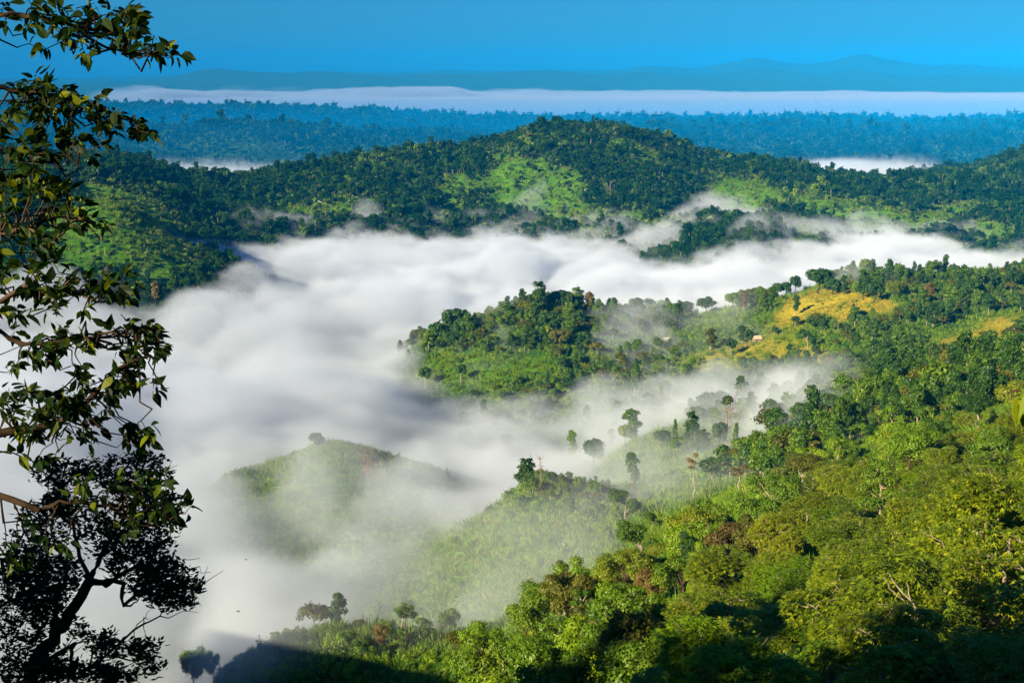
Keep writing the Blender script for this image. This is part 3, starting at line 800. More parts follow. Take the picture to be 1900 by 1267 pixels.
def plant_packed():
    rg = np.random.default_rng(77)
    cand = []
    n = 26000
    Y = np.exp(rg.uniform(math.log(56), math.log(345), n)); bear = rg.uniform(-70, 1120, n) / FPX
    X = bear * Y * 1.08; Z = height(X, Y); px, py = project(X, Y, Z)
    ok = (py > edge_row(px) + 12) & (px > 890) & (px < 2080)
    X, Y, Z, px, py = X[ok], Y[ok], Z[ok], px[ok], py[ok]
    placed = [(a, b, c) for a, b, c in TREES]
    out = []
    for x, y, z, a, b in zip(X, Y, Z, px, py):
        want = 6.3 if y < 130 else (6.0 if y < 250 else 7.0)
        # leave the fern clearing, the scrub bank and the shaded gap open
        if ell(np.array([a]), np.array([b]), 1195, 1172, 44, 34, -20, .2)[0] > .3: continue
        if ell(np.array([a]), np.array([b]), 1330, 950, 110, 30, 0, .2)[0] > .3: continue
        if any((x - q[0]) ** 2 + (y - q[1]) ** 2 < want ** 2 for q in placed): continue
        placed.append((x, y, 3)); out.append((x, y, z, a, b))
        if len(out) >= 222: break
    print("PACKED", len(out))
    rows = []
    for (x, y, z, a, b) in out:
        u = rg.uniform()
        mango = (a > 1230 and y < 165) or (a > 1480 and y < 260 and u < .75) or (a > 1650 and y < 330 and u < .5)
        if mango:
            key = rg.choice(['mango_a', 'mango_b', 'mango_c']); leaf = rg.choice(['mango', 'yellow', 'light', 'mid'], p=[.72, .10, .08, .10]); bark = 'pale'
        else:
            key = rg.choice(['round_a', 'round_b', 'split_a', 'umbrella_a', 'tall_a', 'tiers_a', 'sparse_b'], p=[.25, .20, .15, .14, .06, .12, .08])
            leaf = rg.choice(['mid', 'dark', 'light', 'yellow', 'olive', 'rust'], p=[.34, .18, .16, .14, .15, .03])
            if leaf == 'rust' and y < 170: leaf = 'olive'
            bark = 'pale' if key == 'sparse_b' else rg.choice(['brown', 'pale'])
        s = rg.uniform(.52, .96) * (.95 if y > 250 else 1.0)
        if y < 75: s *= .8
        rows.append([x, y, z, a, b, key, leaf, bark, s])
    # words: what it looks like, then where it stands among the landmarks
    marks = [("the fern clearing", 1195, 1172), ("the tall narrow tree", 1040, 1100), ("the sunny scrub bank", 1330, 960), ("the dark forked tree", 1160, 940),
             ("the three pale trunks", 1400, 900), ("the pale spreading limbs", 1700, 1150), ("the close leafy sprig", 1890, 790), ("the picture's right corner", 1880, 1240),
             ("the bottom edge's middle", 1200, 1250), ("the shaded gully", 1330, 1240), ("the upper right thicket", 1750, 850), ("the forest's misty edge", 1560, 840), ("the lone dead limb", 1560, 1000)]
    byname = {}
    for r_ in rows:
        a, b = r_[3], r_[4] - 40
        k = min(marks, key=lambda m: abs(m[1] - a) + abs(m[2] - b))
        dx, dy = a - k[1], b - k[2]
        rel = ("right of" if dx > 0 else "left of") if abs(dx) > abs(dy) else ("below" if dy > 0 else "above")
        base = "%s %s tree %s %s" % (COLOR_WORD[r_[6]], SHAPE_WORD[r_[5]], rel, k[0])
        byname.setdefault(base, []).append(r_)
    ordw = ["leftmost", "second from left", "third from left", "fourth from left", "fifth from left", "sixth from left", "seventh from left", "eighth from left"]
    for base, lst in byname.items():
        lst.sort(key=lambda q: q[3])
        for i, r_ in enumerate(lst):
            x, y, z, a, b, key, leaf, bark, s = r_
            lab = base if len(lst) == 1 else ("rightmost " if i == len(lst) - 1 else ordw[min(i, 7)] + " ") + base
            plant("forest_tree", key, x, y, z - .3, s * rg.uniform(.92, 1.12), s * rg.uniform(.9, 1.12), rg.uniform(0, 6.28), leaf, bark,
                  lab, "trees packed on the right foreground slope", lean=(rg.normal(0, .05), rg.normal(0, .05)))
plant_packed()

# ------------------------------------------------------------------ what nobody could count: forest masses, scrub, grass
def far_tree_mesh(name, shape, h, cr, n, L, W, seed, leaf, trunk=True):
    rg = np.random.default_rng(seed)
    c, r = crown_clumps(shape, h, cr, rg)
    s = Soup(); s.add(*clump_leaves(c, r, n, L, W, rg))
    nl = len(s.f[0])
    if trunk:
        s.add(*tube(bend_line((0, 0, -1.5), (0, 0, h * 0.8), rg, 4, 0.02), np.linspace(h * .022, h * .01, 4), 5))
    v = np.concatenate(s.v); f = s.f_all(); t = np.concatenate(s.t)
    fm = np.zeros(len(f), int); fm[nl:] = 1
    return mesh_from(name, v, f, [LEAF[leaf], BARK['pale']], fm, attrs={"tint": ('FACE', t)})

def shrub_mesh(name, n, L, W, seed, leaf, h=1.0, blades=0):
    rg = np.random.default_rng(seed); s = Soup()
    d = rand_dirs(rg, n, 0.6); d[:, 2] = np.abs(d[:, 2])
    p = d * rg.uniform(0.4, 1.0, (n, 1)) * np.array([1, 1, h]) * (1 + 0.25 * np.sin(d[:, :1] * 6 + seed) * np.cos(d[:, 1:2] * 5))
    nrm = unit(d + rg.normal(0, .4, (n, 3))); ax = np.cross(nrm, rg.normal(0, 1, (n, 3))); ax[:, 2] += 0.15
    s.add(*leaf_quads(p, ax, nrm, L * rg.uniform(.6, 1.4, n), W * rg.uniform(.6, 1.4, n)), np.clip(rg.normal(.5, .25, n), 0, 1))
    if blades:
        b = rg.uniform(-.7, .7, (blades, 3)); b[:, 2] = 0
        ax = np.stack([rg.normal(0, .3, blades), rg.normal(0, .3, blades), np.ones(blades)], 1)
        s.add(*leaf_quads(b, ax, rg.normal(0, 1, (blades, 3)), 1.5 * h * rg.uniform(.6, 1.2, blades), 0.11), np.clip(rg.normal(.6, .2, blades), 0, 1))
    return mesh_from(name, np.concatenate(s.v), s.f_all(), [LEAF[leaf]], attrs={"tint": ('FACE', np.concatenate(s.t))})

def tuft_mesh(name, n, seed, leaf, h=1.0):
    rg = np.random.default_rng(seed); s = Soup()
    b = rg.normal(0, .45, (n, 3)); b[:, 2] = -0.1
    ax = np.stack([b[:, 0] * .8 + rg.normal(0, .25, n), b[:, 1] * .8 + rg.normal(0, .25, n), np.ones(n)], 1)
    s.add(*leaf_quads(b, ax, rg.normal(0, 1, (n, 3)), h * rg.uniform(.6, 1.3, n), 0.11 * h), np.clip(rg.normal(.5, .25, n), 0, 1))
    return mesh_from(name, np.concatenate(s.v), s.f_all(), [LEAF[leaf]], attrs={"tint": ('FACE', np.concatenate(s.t))})

_holder = {}
def holder(me):
    if me.name not in _holder:
        o = bpy.data.objects.new(me.name, me); o.use_fake_user = True; _holder[me.name] = o
    return _holder[me.name]

def scatter(name, label, cat, P, scl, protos, seed, pick=None):
    """one 'stuff' object: a point per plant, grown into instances of the prototype meshes"""
    rg = np.random.default_rng(seed); n = len(P)
    scl = np.asarray(scl); 
    if scl.ndim == 1: scl = np.stack([scl, scl, scl * rg.uniform(.85, 1.2, n)], 1)
    me = mesh_from(name, P, np.zeros((0, 4), int), attrs={"scl": ('POINT', scl), "rotz": ('POINT', rg.uniform(0, 6.28, n)),
                   "pick": ('POINT', (rg.integers(0, len(protos), n) if pick is None else pick).astype(float))})
    ob = link(bpy.data.objects.new(name, me)); tag(ob, label, cat, kind="stuff")
    ng = bpy.data.node_groups.new(name + "_growth", 'GeometryNodeTree')
    ng.interface.new_socket("Geometry", in_out='INPUT', socket_type='NodeSocketGeometry')
    ng.interface.new_socket("Geometry", in_out='OUTPUT', socket_type='NodeSocketGeometry')
    g = NT(ng); gi = g.n("NodeGroupInput"); go = g.n("NodeGroupOutput")
    def attr(nm, ty):
        a = g.n("GeometryNodeInputNamedAttribute", data_type=ty); a.inputs[0].default_value = nm; return a.outputs[0]
    rot = g.n("ShaderNodeCombineXYZ", i_Z=attr("rotz", 'FLOAT'))
    e2r = g.n("FunctionNodeEulerToRotation"); g.l(rot.outputs[0], e2r.inputs[0])
    join = g.n("GeometryNodeJoinGeometry")
    pick = attr("pick", 'FLOAT'); sc = attr("scl", 'FLOAT_VECTOR')
    for k, me_ in enumerate(protos):
        oi = g.n("GeometryNodeObjectInfo", transform_space='ORIGINAL'); oi.inputs["Object"].default_value = holder(me_); oi.inputs["As Instance"].default_value = True
        iop = g.n("GeometryNodeInstanceOnPoints")
        sel = g.n("FunctionNodeCompare", data_type='FLOAT', operation='EQUAL'); g.l(pick, sel.inputs[0]); sel.inputs[1].default_value = float(k)
        sel.inputs["Epsilon"].default_value = 0.1
        g.l(gi.outputs[0], iop.inputs["Points"]); g.l(sel.outputs[0], iop.inputs["Selection"]); g.l(oi.outputs["Geometry"], iop.inputs["Instance"])
        g.l(e2r.outputs[0], iop.inputs["Rotation"]); g.l(sc, iop.inputs["Scale"]); g.l(iop.outputs[0], join.inputs[0])
    g.l(join.outputs[0], go.inputs[0])
    md = ob.modifiers.new("growth", 'NODES'); md.node_group = ng
    return ob

def fan_points(Y0, Y1, cell, rg, px0=-480, px1=2380, jitter=1.0):
    """jittered points over the ground in front of the camera, about one per cell x cell metres"""
    half = max(abs(px0 - 950), abs(px1 - 950)) / FPX * Y1 * 1.05
    nx = int(2 * half / cell) + 1; ny = int((Y1 - Y0) / cell) + 1
    X, Y = np.meshgrid(np.linspace(-half, half, nx), np.linspace(Y0, Y1, ny))
    X = X.ravel() + rg.uniform(-.5, .5, X.size) * cell * jitter; Y = Y.ravel() + rg.uniform(-.5, .5, Y.size) * cell * jitter
    k = (X / np.maximum(Y, 1) > (px0 - 950) / FPX * 1.05) & (X / np.maximum(Y, 1) < (px1 - 950) / FPX * 1.05) & (Y > 3)
    X, Y = X[k], Y[k]
    return X, Y, height(X, Y)

def visible_from_hill(X, Y, Z, up=12.0):
    """drop what lies deep behind a ridge (also from a few steps to the side)"""
    dr = np.exp(np.linspace(math.log(25), math.log(40000), 300))
    keep = np.zeros(len(X), bool)
    bear = X / Y
    cols = np.linspace(bear.min() - .01, bear.max() + .01, 160)
    H = height(cols[:, None] * dr[None], np.broadcast_to(dr[None], (160, 300))) - CAM_Z
    el = np.maximum.accumulate(H / dr[None], 1)
    ci = np.clip(((bear - cols[0]) / (cols[1] - cols[0])).round().astype(int), 0, 159)
    di = np.clip(np.searchsorted(dr, Y * 0.97) - 1, 0, 299)
    return (Z + up - CAM_Z) / Y > el[ci, di] - 0.004

FAR = [far_tree_mesh("far_round_tree", 'round', 11, 4.6, 420, 1.5, 1.05, 61, 'far'), far_tree_mesh("far_wide_tree", 'umbrella', 12, 5.2, 420, 1.5, 1.05, 62, 'far'),
       far_tree_mesh("far_tall_tree", 'tall', 14, 3.4, 420, 1.5, 1.05, 63, 'far'), far_tree_mesh("far_low_tree", 'round', 8, 4.6, 380, 1.5, 1.05, 64, 'far'),
       far_tree_mesh("far_tiered_tree", 'tiers', 12, 4.2, 420, 1.4, 1.0, 65, 'far'), far_tree_mesh("far_paler_tree", 'round', 10, 4.6, 420, 1.5, 1.05, 66, 'mid'),
       far_tree_mesh("far_broad_tree", 'split', 12, 5.6, 480, 1.6, 1.1, 67, 'dark'), far_tree_mesh("far_bright_tree", 'round', 8, 4.4, 420, 1.4, 1.0, 68, 'light'), far_tree_mesh("far_rusty_tree", 'umbrella', 10, 4.4, 300, 1.4, 1.0, 69, 'olive')]
VFAR = [far_tree_mesh("ridge_round_tree", 'round', 11, 5.0, 130, 2.6, 1.9, 71, 'far', False), far_tree_mesh("ridge_wide_tree", 'umbrella', 13, 5.4, 130, 2.6, 1.9, 72, 'far'),
        far_tree_mesh("ridge_tall_tree", 'tall', 15, 3.6, 130, 2.4, 1.8, 73, 'far', False)]
MID = [far_tree_mesh("slope_round_tree", 'round', 10, 4.2, 1300, 0.85, 0.55, 81, 'mid'), far_tree_mesh("slope_dark_tree", 'round', 11, 4.6, 1400, 0.85, 0.55, 82, 'dark'),
       far_tree_mesh("slope_tiered_tree", 'tiers', 11, 4.2, 1400, 0.85, 0.5, 83, 'mid'), far_tree_mesh("slope_tall_tree", 'tall', 13, 3.2, 1300, 0.85, 0.55, 84, 'dark'),
       far_tree_mesh("slope_olive_tree", 'umbrella', 10, 4.8, 1300, 0.8, 0.5, 85, 'olive')]
SHRUB = [shrub_mesh("leafy_shrub", 260, .36, .2, 91, 'shrub'), shrub_mesh("tall_shrub", 260, .36, .2, 92, 'shrub', 1.5), shrub_mesh("reedy_shrub", 160, .36, .18, 93, 'light', 1.0, 26),
         shrub_mesh("dark_shrub", 260, .36, .22, 94, 'mid', 1.1), tuft_mesh("cane_grass", 46, 95, 'shrub', 1.4), shrub_mesh("pale_shrub", 240, .34, .2, 96, 'light', .9)]
GRASSY = [tuft_mesh("grass_tuft", 40, 101, 'light', 1.2), tuft_mesh("tall_grass_tuft", 40, 102, 'shrub', 1.6), shrub_mesh("low_shrub", 90, .4, .25, 103, 'light', .7), tuft_mesh("yellowing_tuft", 40, 104, 'yellow', 1.2)]
RICE = [tuft_mesh("rice_tuft", 36, 111, 'gold', 1.0), tuft_mesh("short_rice_tuft", 36, 112, 'gold', .8), tuft_mesh("green_rice_tuft", 30, 113, 'yellow', .9)]
FOG_FLOOR = CAM_Z - 222

NEARBY = [q for q in TREES if q[1] > 300]
def plant_stuff():
    rg = np.random.default_rng(5)
    # ---- forest over the main hill and its neighbours
    X, Y, Z = fan_points(1180, 2950, 6.0, rg)
    g, yl = cover(X, Y, Z)
    dens = 1 - 0.84 * smooth(.25, .70, g + .42 * fbm(X, Y, 45, 3, 91))
    k = (rg.uniform(0, 1, X.size) < dens * 0.92) & (Z > FOG_FLOOR) & visible_from_hill(X, Y, Z)
    P = np.stack([X, Y, Z], 1)[k]; gg = g[k]
    s = rg.lognormal(-.12, .26, len(P)) * (0.92 + 0.35 * fbm(P[:, 0], P[:, 1], 160, 3, 61)) * (1 - .35 * gg)
    f = fbm(P[:, 0], P[:, 1], 120, 4, 67) + rg.normal(0, .35, len(P)) + .5 * gg
    pick = np.where(f > .95, rg.choice([5, 7, 8], len(P), p=[.55, .37, .08]), np.where(f > .45, rg.choice([0, 4, 5, 6], len(P)), rg.choice([0, 1, 2, 3, 4, 6], len(P))))
    scatter("forest", "dark green forest covering the main hill and its neighbours", "forest", P, np.clip(s * np.where(rg.uniform(0, 1, len(P)) < .07, 1.5, 1), .35, 2.1), FAR, 1, pick)
    n1 = len(P)
    # ---- blue ridges far behind
    X, Y, Z = fan_points(3350, 6600, 15, rg, -480, 2380)
    k = visible_from_hill(X, Y, Z, 10) & (Z > CAM_Z - 228) & (rg.uniform(0, 1, X.size) < .72 + .4 * smooth(-.3, .2, fbm(X, Y, 260, 4, 97)))
    P = np.stack([X, Y, Z], 1)[k]
    s = rg.lognormal(.10, .36, len(P)) * (1 + .5 * fbm(P[:, 0], P[:, 1], 220, 4, 99)) * np.where(P[:, 1] > 5200, 1.25, 1.0)
    scatter("ridge_forest", "hazy blue forest on the far low ridges", "forest", P, np.clip(s, .45, 3.4), VFAR, 2)
    n2 = len(P)
    # ---- woods on the nearer slopes
    X, Y, Z = fan_points(215, 1180, 5.6, rg)
    g, yl = cover(X, Y, Z); px, py = project(X, Y, Z)
    dens = (1 - smooth(.2, .5, g)) * (1 - smooth(.1, .3, yl)) * smooth(-.35, .25, fbm(X, Y, 85, 4, 601))
    dens = dens * np.where((px > 1380) & (py > 690), 1.0, 0.62) * np.where((px < 1150) & (Y < 780), 0.0, 1.0)
    for e in ((960, 580, 160, 36, -8), (850, 620, 60, 40, 0), (1040, 600, 80, 50, 0), (1240, 565, 90, 12, 0), (1650, 720, 260, 60, -8)):
        dens = np.maximum(dens, .85 * ell(px, py, *e))
    bushy = np.maximum(ell(px, py, 1050, 925, 105, 45, 8), .5 * ell(px, py, 640, 1185, 200, 40, 0)) * (Y > 215) * (Y < 560)
    dens = np.maximum(dens, .95 * bushy)
    dens = dens * (1 - smooth(.05, .25, yl))
    k = (rg.uniform(0, 1, X.size) < dens) & (Z > CAM_Z - 215) & ((Y > 345) | (bushy > .1))
    k &= np.array([all((x - q[0]) ** 2 + (y - q[1]) ** 2 > 25 for q in NEARBY) for x, y in zip(X, Y)])
    P = np.stack([X, Y, Z], 1)[k]
    s = rg.lognormal(-.30, .25, len(P)) * np.where(bushy[k] > .1, .46, 1.0)
    scatter("slope_woodland", "mixed green woodland over the right hand slopes", "woodland", P, np.clip(s, .18, 1.3), MID, 3)
    n3 = len(P)
    # ---- scrub everywhere between
    Ps, Ss = [], []
    for (y0, y1, cell, s0) in ((78, 180, 1.6, .7), (180, 420, 2.0, .85), (420, 760, 2.9, 1.2), (760, 1180, 3.8, 1.5), (1180, 2150, 7.5, 2.1)):
        X, Y, Z = fan_points(y0, y1, cell, rg, -120, 2020)
        g, yl = cover(X, Y, Z)
        k = (rg.uniform(0, 1, X.size) < np.clip(1 - .55 * g - .93 * smooth(.15, .5, yl), 0, 1)) & (Z > CAM_Z - 216) & visible_from_hill(X, Y, Z, 4)
        Ps.append(np.stack([X, Y, Z], 1)[k]); Ss.append(s0 * rg.lognormal(0, .3, k.sum()) * (1 + .35 * fbm(X[k], Y[k], 40, 3, 71)))
    P = np.concatenate(Ps); s = np.concatenate(Ss)
    scatter("undergrowth", "bushy green scrub covering the slopes", "undergrowth", P, s, SHRUB, 4)
    n4 = len(P)
    # ---- grass on the open ground
    Ps, Ss = [], []
    for (y0, y1, cell, s0) in ((60, 420, 1.5, 1.0), (420, 760, 2.3, 1.25), (760, 1180, 3.4, 1.5), (1180, 2400, 6.5, 2.0)):
        X, Y, Z = fan_points(y0, y1, cell, rg, -120, 2020)
        g, yl = cover(X, Y, Z)
        k = (rg.uniform(0, 1, X.size) < smooth(.15, .6, g)) & (Z > CAM_Z - 218) & visible_from_hill(X, Y, Z, 3)
        Ps.append(np.stack([X, Y, Z], 1)[k]); Ss.append(s0 * rg.lognormal(0, .28, k.sum()))
    P = np.concatenate(Ps); s = np.concatenate(Ss)
    scatter("grass", "tall bright green grass on the cleared slopes", "grass", P, s, GRASSY, 5)
    n5 = len(P)
    # ---- ripe rice on the cleared hilltop plots
    X, Y, Z = fan_points(560, 1130, 1.9, rg, 1100, 2020)
    g, yl = cover(X, Y, Z)
    k = rg.uniform(0, 1, X.size) < smooth(.2, .7, yl) * smooth(-.5, .0, fbm(X, Y, 22, 3, 83) + .25)
    P = np.stack([X, Y, Z], 1)[k]
    scatter("rice_crop", "golden ripe rice on the cleared hilltop plots", "crop", P, rg.lognormal(0, .2, len(P)) * .95, RICE, 6)
    print("STUFF", n1, n2, n3, n4, n5, len(P))
plant_stuff()

# ------------------------------------------------------------------ the two trees framing the left, the sprig on the right
def ovate_leaves(pos, axis, nrm, L, W, rg, curl=0.18, fold=0.16):
    """pointed oval leaves, folded on the midrib and curling at the tip (12 triangles each)"""
    n = len(pos); axis = unit(axis); side = unit(np.cross(axis, nrm)); nn = unit(np.cross(side, axis))
    L = L[:, None]; W = W[:, None]; cu = (curl * rg.uniform(-.3, 1.6, n))[:, None]; fo = (fold * rg.uniform(-.2, 1.8, n))[:, None]
    ts = [0, .10, .38, .68, 1.0]; ws = [0.02, .34, .5, .30, 0]
    mid = [pos + axis * L * t - nn * L * cu * t * t for t in ts]
    lf = [mid[i] + side * W * ws[i] + nn * W * fo for i in (1, 2, 3)]
    rt = [mid[i] - side * W * ws[i] + nn * W * fo for i in (1, 2, 3)]
    V = np.stack(mid + lf + rt, 1).reshape(-1, 3)
    tri = []
    for o, fl in ((5, False), (8, True)):
        T = [(0, o, 1), (1, o, o + 1), (1, o + 1, 2), (2, o + 1, o + 2), (2, o + 2, 3), (3, o + 2, 4)]
        tri += [(a, c, b) if fl else (a, b, c) for a, b, c in T]
    F = (np.arange(n)[:, None, None] * 11 + np.array(tri)[None]).reshape(-1, 3)
    return V, F

def path3(pts, Y):
    out = []
    for p in pts:
        out.append(place(p[0], p[1], p[2] if len(p) > 2 else Y))
    return np.array(out)

def refine(p, k, rg, wob):
    t = np.linspace(0, len(p) - 1, (len(p) - 1) * k + 1); i = np.minimum(t.astype(int), len(p) - 2); f = (t - i)[:, None]
    q = p[i] * (1 - f) + p[i + 1] * f
    q[1:-1] += rg.normal(0, wob, (len(q) - 2, 3))
    return q

def framing_tree():
    rg = np.random.default_rng(404)
    Y0 = 7.0
    root = bpy.data.objects.new("overhanging_tree", None); link(root)
    bx, by = -3.35, 7.0; bz = ground_z(bx, by)
    root.location = (bx, by, bz)
    tag(root, "dark broad leaved tree reaching in from the left edge", "tree")
    O = np.array([bx, by, bz])
    tr = Soup(); tl = np.array([[0, 0, -.6], [.05, 0, 1.2], [-.04, .05, 2.6], [.06, 0, 4.0], [0, .05, 5.2], [.1, 0, 6.4], [.2, .1, 7.4]])
    tr.add(*tube(refine(tl, 3, rg, .012), np.interp(np.linspace(0, 1, 19), [0, 1], [.17, .05]), 10))
    t_o = bpy.data.objects.new("trunk", tr.mesh("trunk_overhanging", BARK['dark'], True)); link(t_o, root)
    # each bough: path in the picture, then leaf masses (column, row, half width, half height, number of sprays)
    B = [
        ([(-300, 150), (-100, 70), (0, 28), (60, 32), (110, 42), (160, 60), (200, 92), (240, 100)], .022,
         [(80, 20, 110, 34, 30), (170, 45, 100, 36, 34), (255, 75, 60, 30, 22), (300, 100, 34, 22, 12), (90, 75, 30, 26, 5), (175, 90, 30, 16, 6), (240, 20, 34, 26, 10)]),
        ([(-300, 260), (-110, 190), (0, 165), (60, 172), (140, 185), (200, 205), (240, 225)], .020,
         [(50, 170, 80, 40, 36), (130, 175, 70, 34, 28), (40, 230, 70, 46, 36), (130, 230, 80, 40, 34), (215, 220, 46, 26, 18), (265, 238, 22, 16, 7)]),
        ([(-300, 350), (-100, 300), (0, 272), (50, 282), (100, 294), (130, 288)], .016, [(60, 285, 80, 26, 26), (150, 270, 50, 26, 14), (30, 320, 40, 20, 10)]),
        ([(-300, 520), (-120, 450), (0, 433), (55, 424), (105, 441), (145, 405)], .022,
         [(50, 350, 80, 40, 40), (110, 365, 54, 46, 26), (40, 400, 60, 30, 18), (165, 410, 34, 22, 12), (60, 460, 70, 26, 20)]),
        ([(-300, 620), (-110, 560), (0, 558), (60, 520), (110, 545), (165, 555), (230, 540)], .020,
         [(50, 500, 80, 40, 38), (140, 530, 60, 34, 26), (215, 530, 42, 26, 20), (100, 570, 90, 22, 14), (60, 575, 60, 18, 8)]),
        ([(-300, 720), (-110, 660), (0, 618), (60, 640), (140, 628), (210, 615), (285, 610)], .020,
         [(60, 640, 80, 40, 28), (170, 625, 70, 30, 24), (250, 630, 50, 44, 30), (285, 650, 30, 40, 14), (70, 690, 80, 24, 14)]),
        ([(-300, 840), (-120, 810), (0, 802), (70, 795), (125, 775), (165, 735), (215, 690), (280, 660)], .030,
         [(60, 750, 90, 40, 44), (160, 740, 70, 46, 40), (240, 710, 60, 40, 32), (80, 800, 100, 24, 22), (200, 800, 80, 26, 18), (265, 815, 34, 24, 12), (60, 850, 60, 24, 10)]),
        ([(-300, 900), (-120, 905), (0, 920), (70, 946), (110, 936), (160, 928), (215, 945), (270, 975), (320, 960)], .024,
         [(170, 905, 70, 30, 16), (250, 900, 60, 34, 20), (290, 920, 40, 34, 16), (340, 955, 22, 24, 9), (80, 985, 70, 30, 9), (240, 985, 60, 26, 12), (30, 1045, 34, 26, 4), (120, 1000, 40, 22, 5)]),
    ]
    for bi, (pts, r0, masses) in enumerate(B):
        Yb = Y0 + rg.uniform(-.5, .6)
        p = refine(path3(pts, Yb), 3, rg, .010)
        p[0] = O + tl[min(1 + (7 - bi), 6)] * .98 if True else p[0]
        p = p - O
        wood = Soup()
        rad = np.interp(np.linspace(0, 1, len(p)), [0, 1], [r0 * .95, r0 * .2])
        wood.add(*tube(p, rad, 8))
        LP, LA, LN, LL, LW, LT = [], [], [], [], [], []
        for (mx, my, rx, ry, cnt) in masses:
            for _ in range(max(3, int(cnt * .40))):
                a = rg.uniform(0, 6.28); q = math.sqrt(rg.uniform(0, 1))
                e = place(mx + math.cos(a) * q * rx, my + math.sin(a) * q * ry * .86, Yb + rg.uniform(-.75, .85)) - O
                start = p[len(p) // 5:]
                d = np.linalg.norm(start - e, axis=1) + 1.1 * np.maximum(start[:, 0] - e[0], 0)
                s = start[int(np.argmin(d))]
                tw = bend_line(s, e, rg, 6, .055, -.04)
                ln = np.linalg.norm(e - s)
                wood.add(*tube(tw, np.linspace(min(.008, .004 + .004 * ln), .0016, 6), 4))
                ax0 = unit((tw[-1] - tw[-3])[None])[0]
                m = rg.integers(6, 10)
                for k in range(m):
                    t = k / (m - 1); f = (1 - t) * min(.22 / max(ln, .05), .6)
                    b = tw[-1] * (1 - f) + tw[-3] * f + rg.normal(0, .006, 3)
                    sd = np.array([rg.normal(), rg.normal(), rg.normal()])
                    ax = ax0 * rg.uniform(.2, 1) + sd * .7 + np.array([.25, 0, -.25])
                    # leaf stalk
                    ax = ax / np.linalg.norm(ax); st = b + ax * .018
                    LP.append(st); LA.append(ax + np.array([0, 0, -.15])); LN.append(np.array([rg.normal() * .8, rg.normal() * .8 - .1, .8]))
                    big = rg.uniform(.5, 1.15); LL.append(.074 * big); LW.append(.040 * big * rg.uniform(.8, 1.15))
                    LT.append(np.clip(rg.beta(1.3, 2.2) + (.5 if rg.uniform() < .05 else 0), 0, 1))
        br = bpy.data.objects.new("branch", wood.mesh("branch_overhanging", BARK['brown' if bi in (3, 4) else 'dark'], True)); link(br, root)
        LP, LA, LN = map(np.array, (LP, LA, LN))
        V, F = ovate_leaves(LP, LA, LN, np.array(LL), np.array(LW), rg)
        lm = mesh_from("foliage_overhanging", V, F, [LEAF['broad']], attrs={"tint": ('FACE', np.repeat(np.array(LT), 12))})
        fo = bpy.data.objects.new("foliage", lm); link(fo, br)

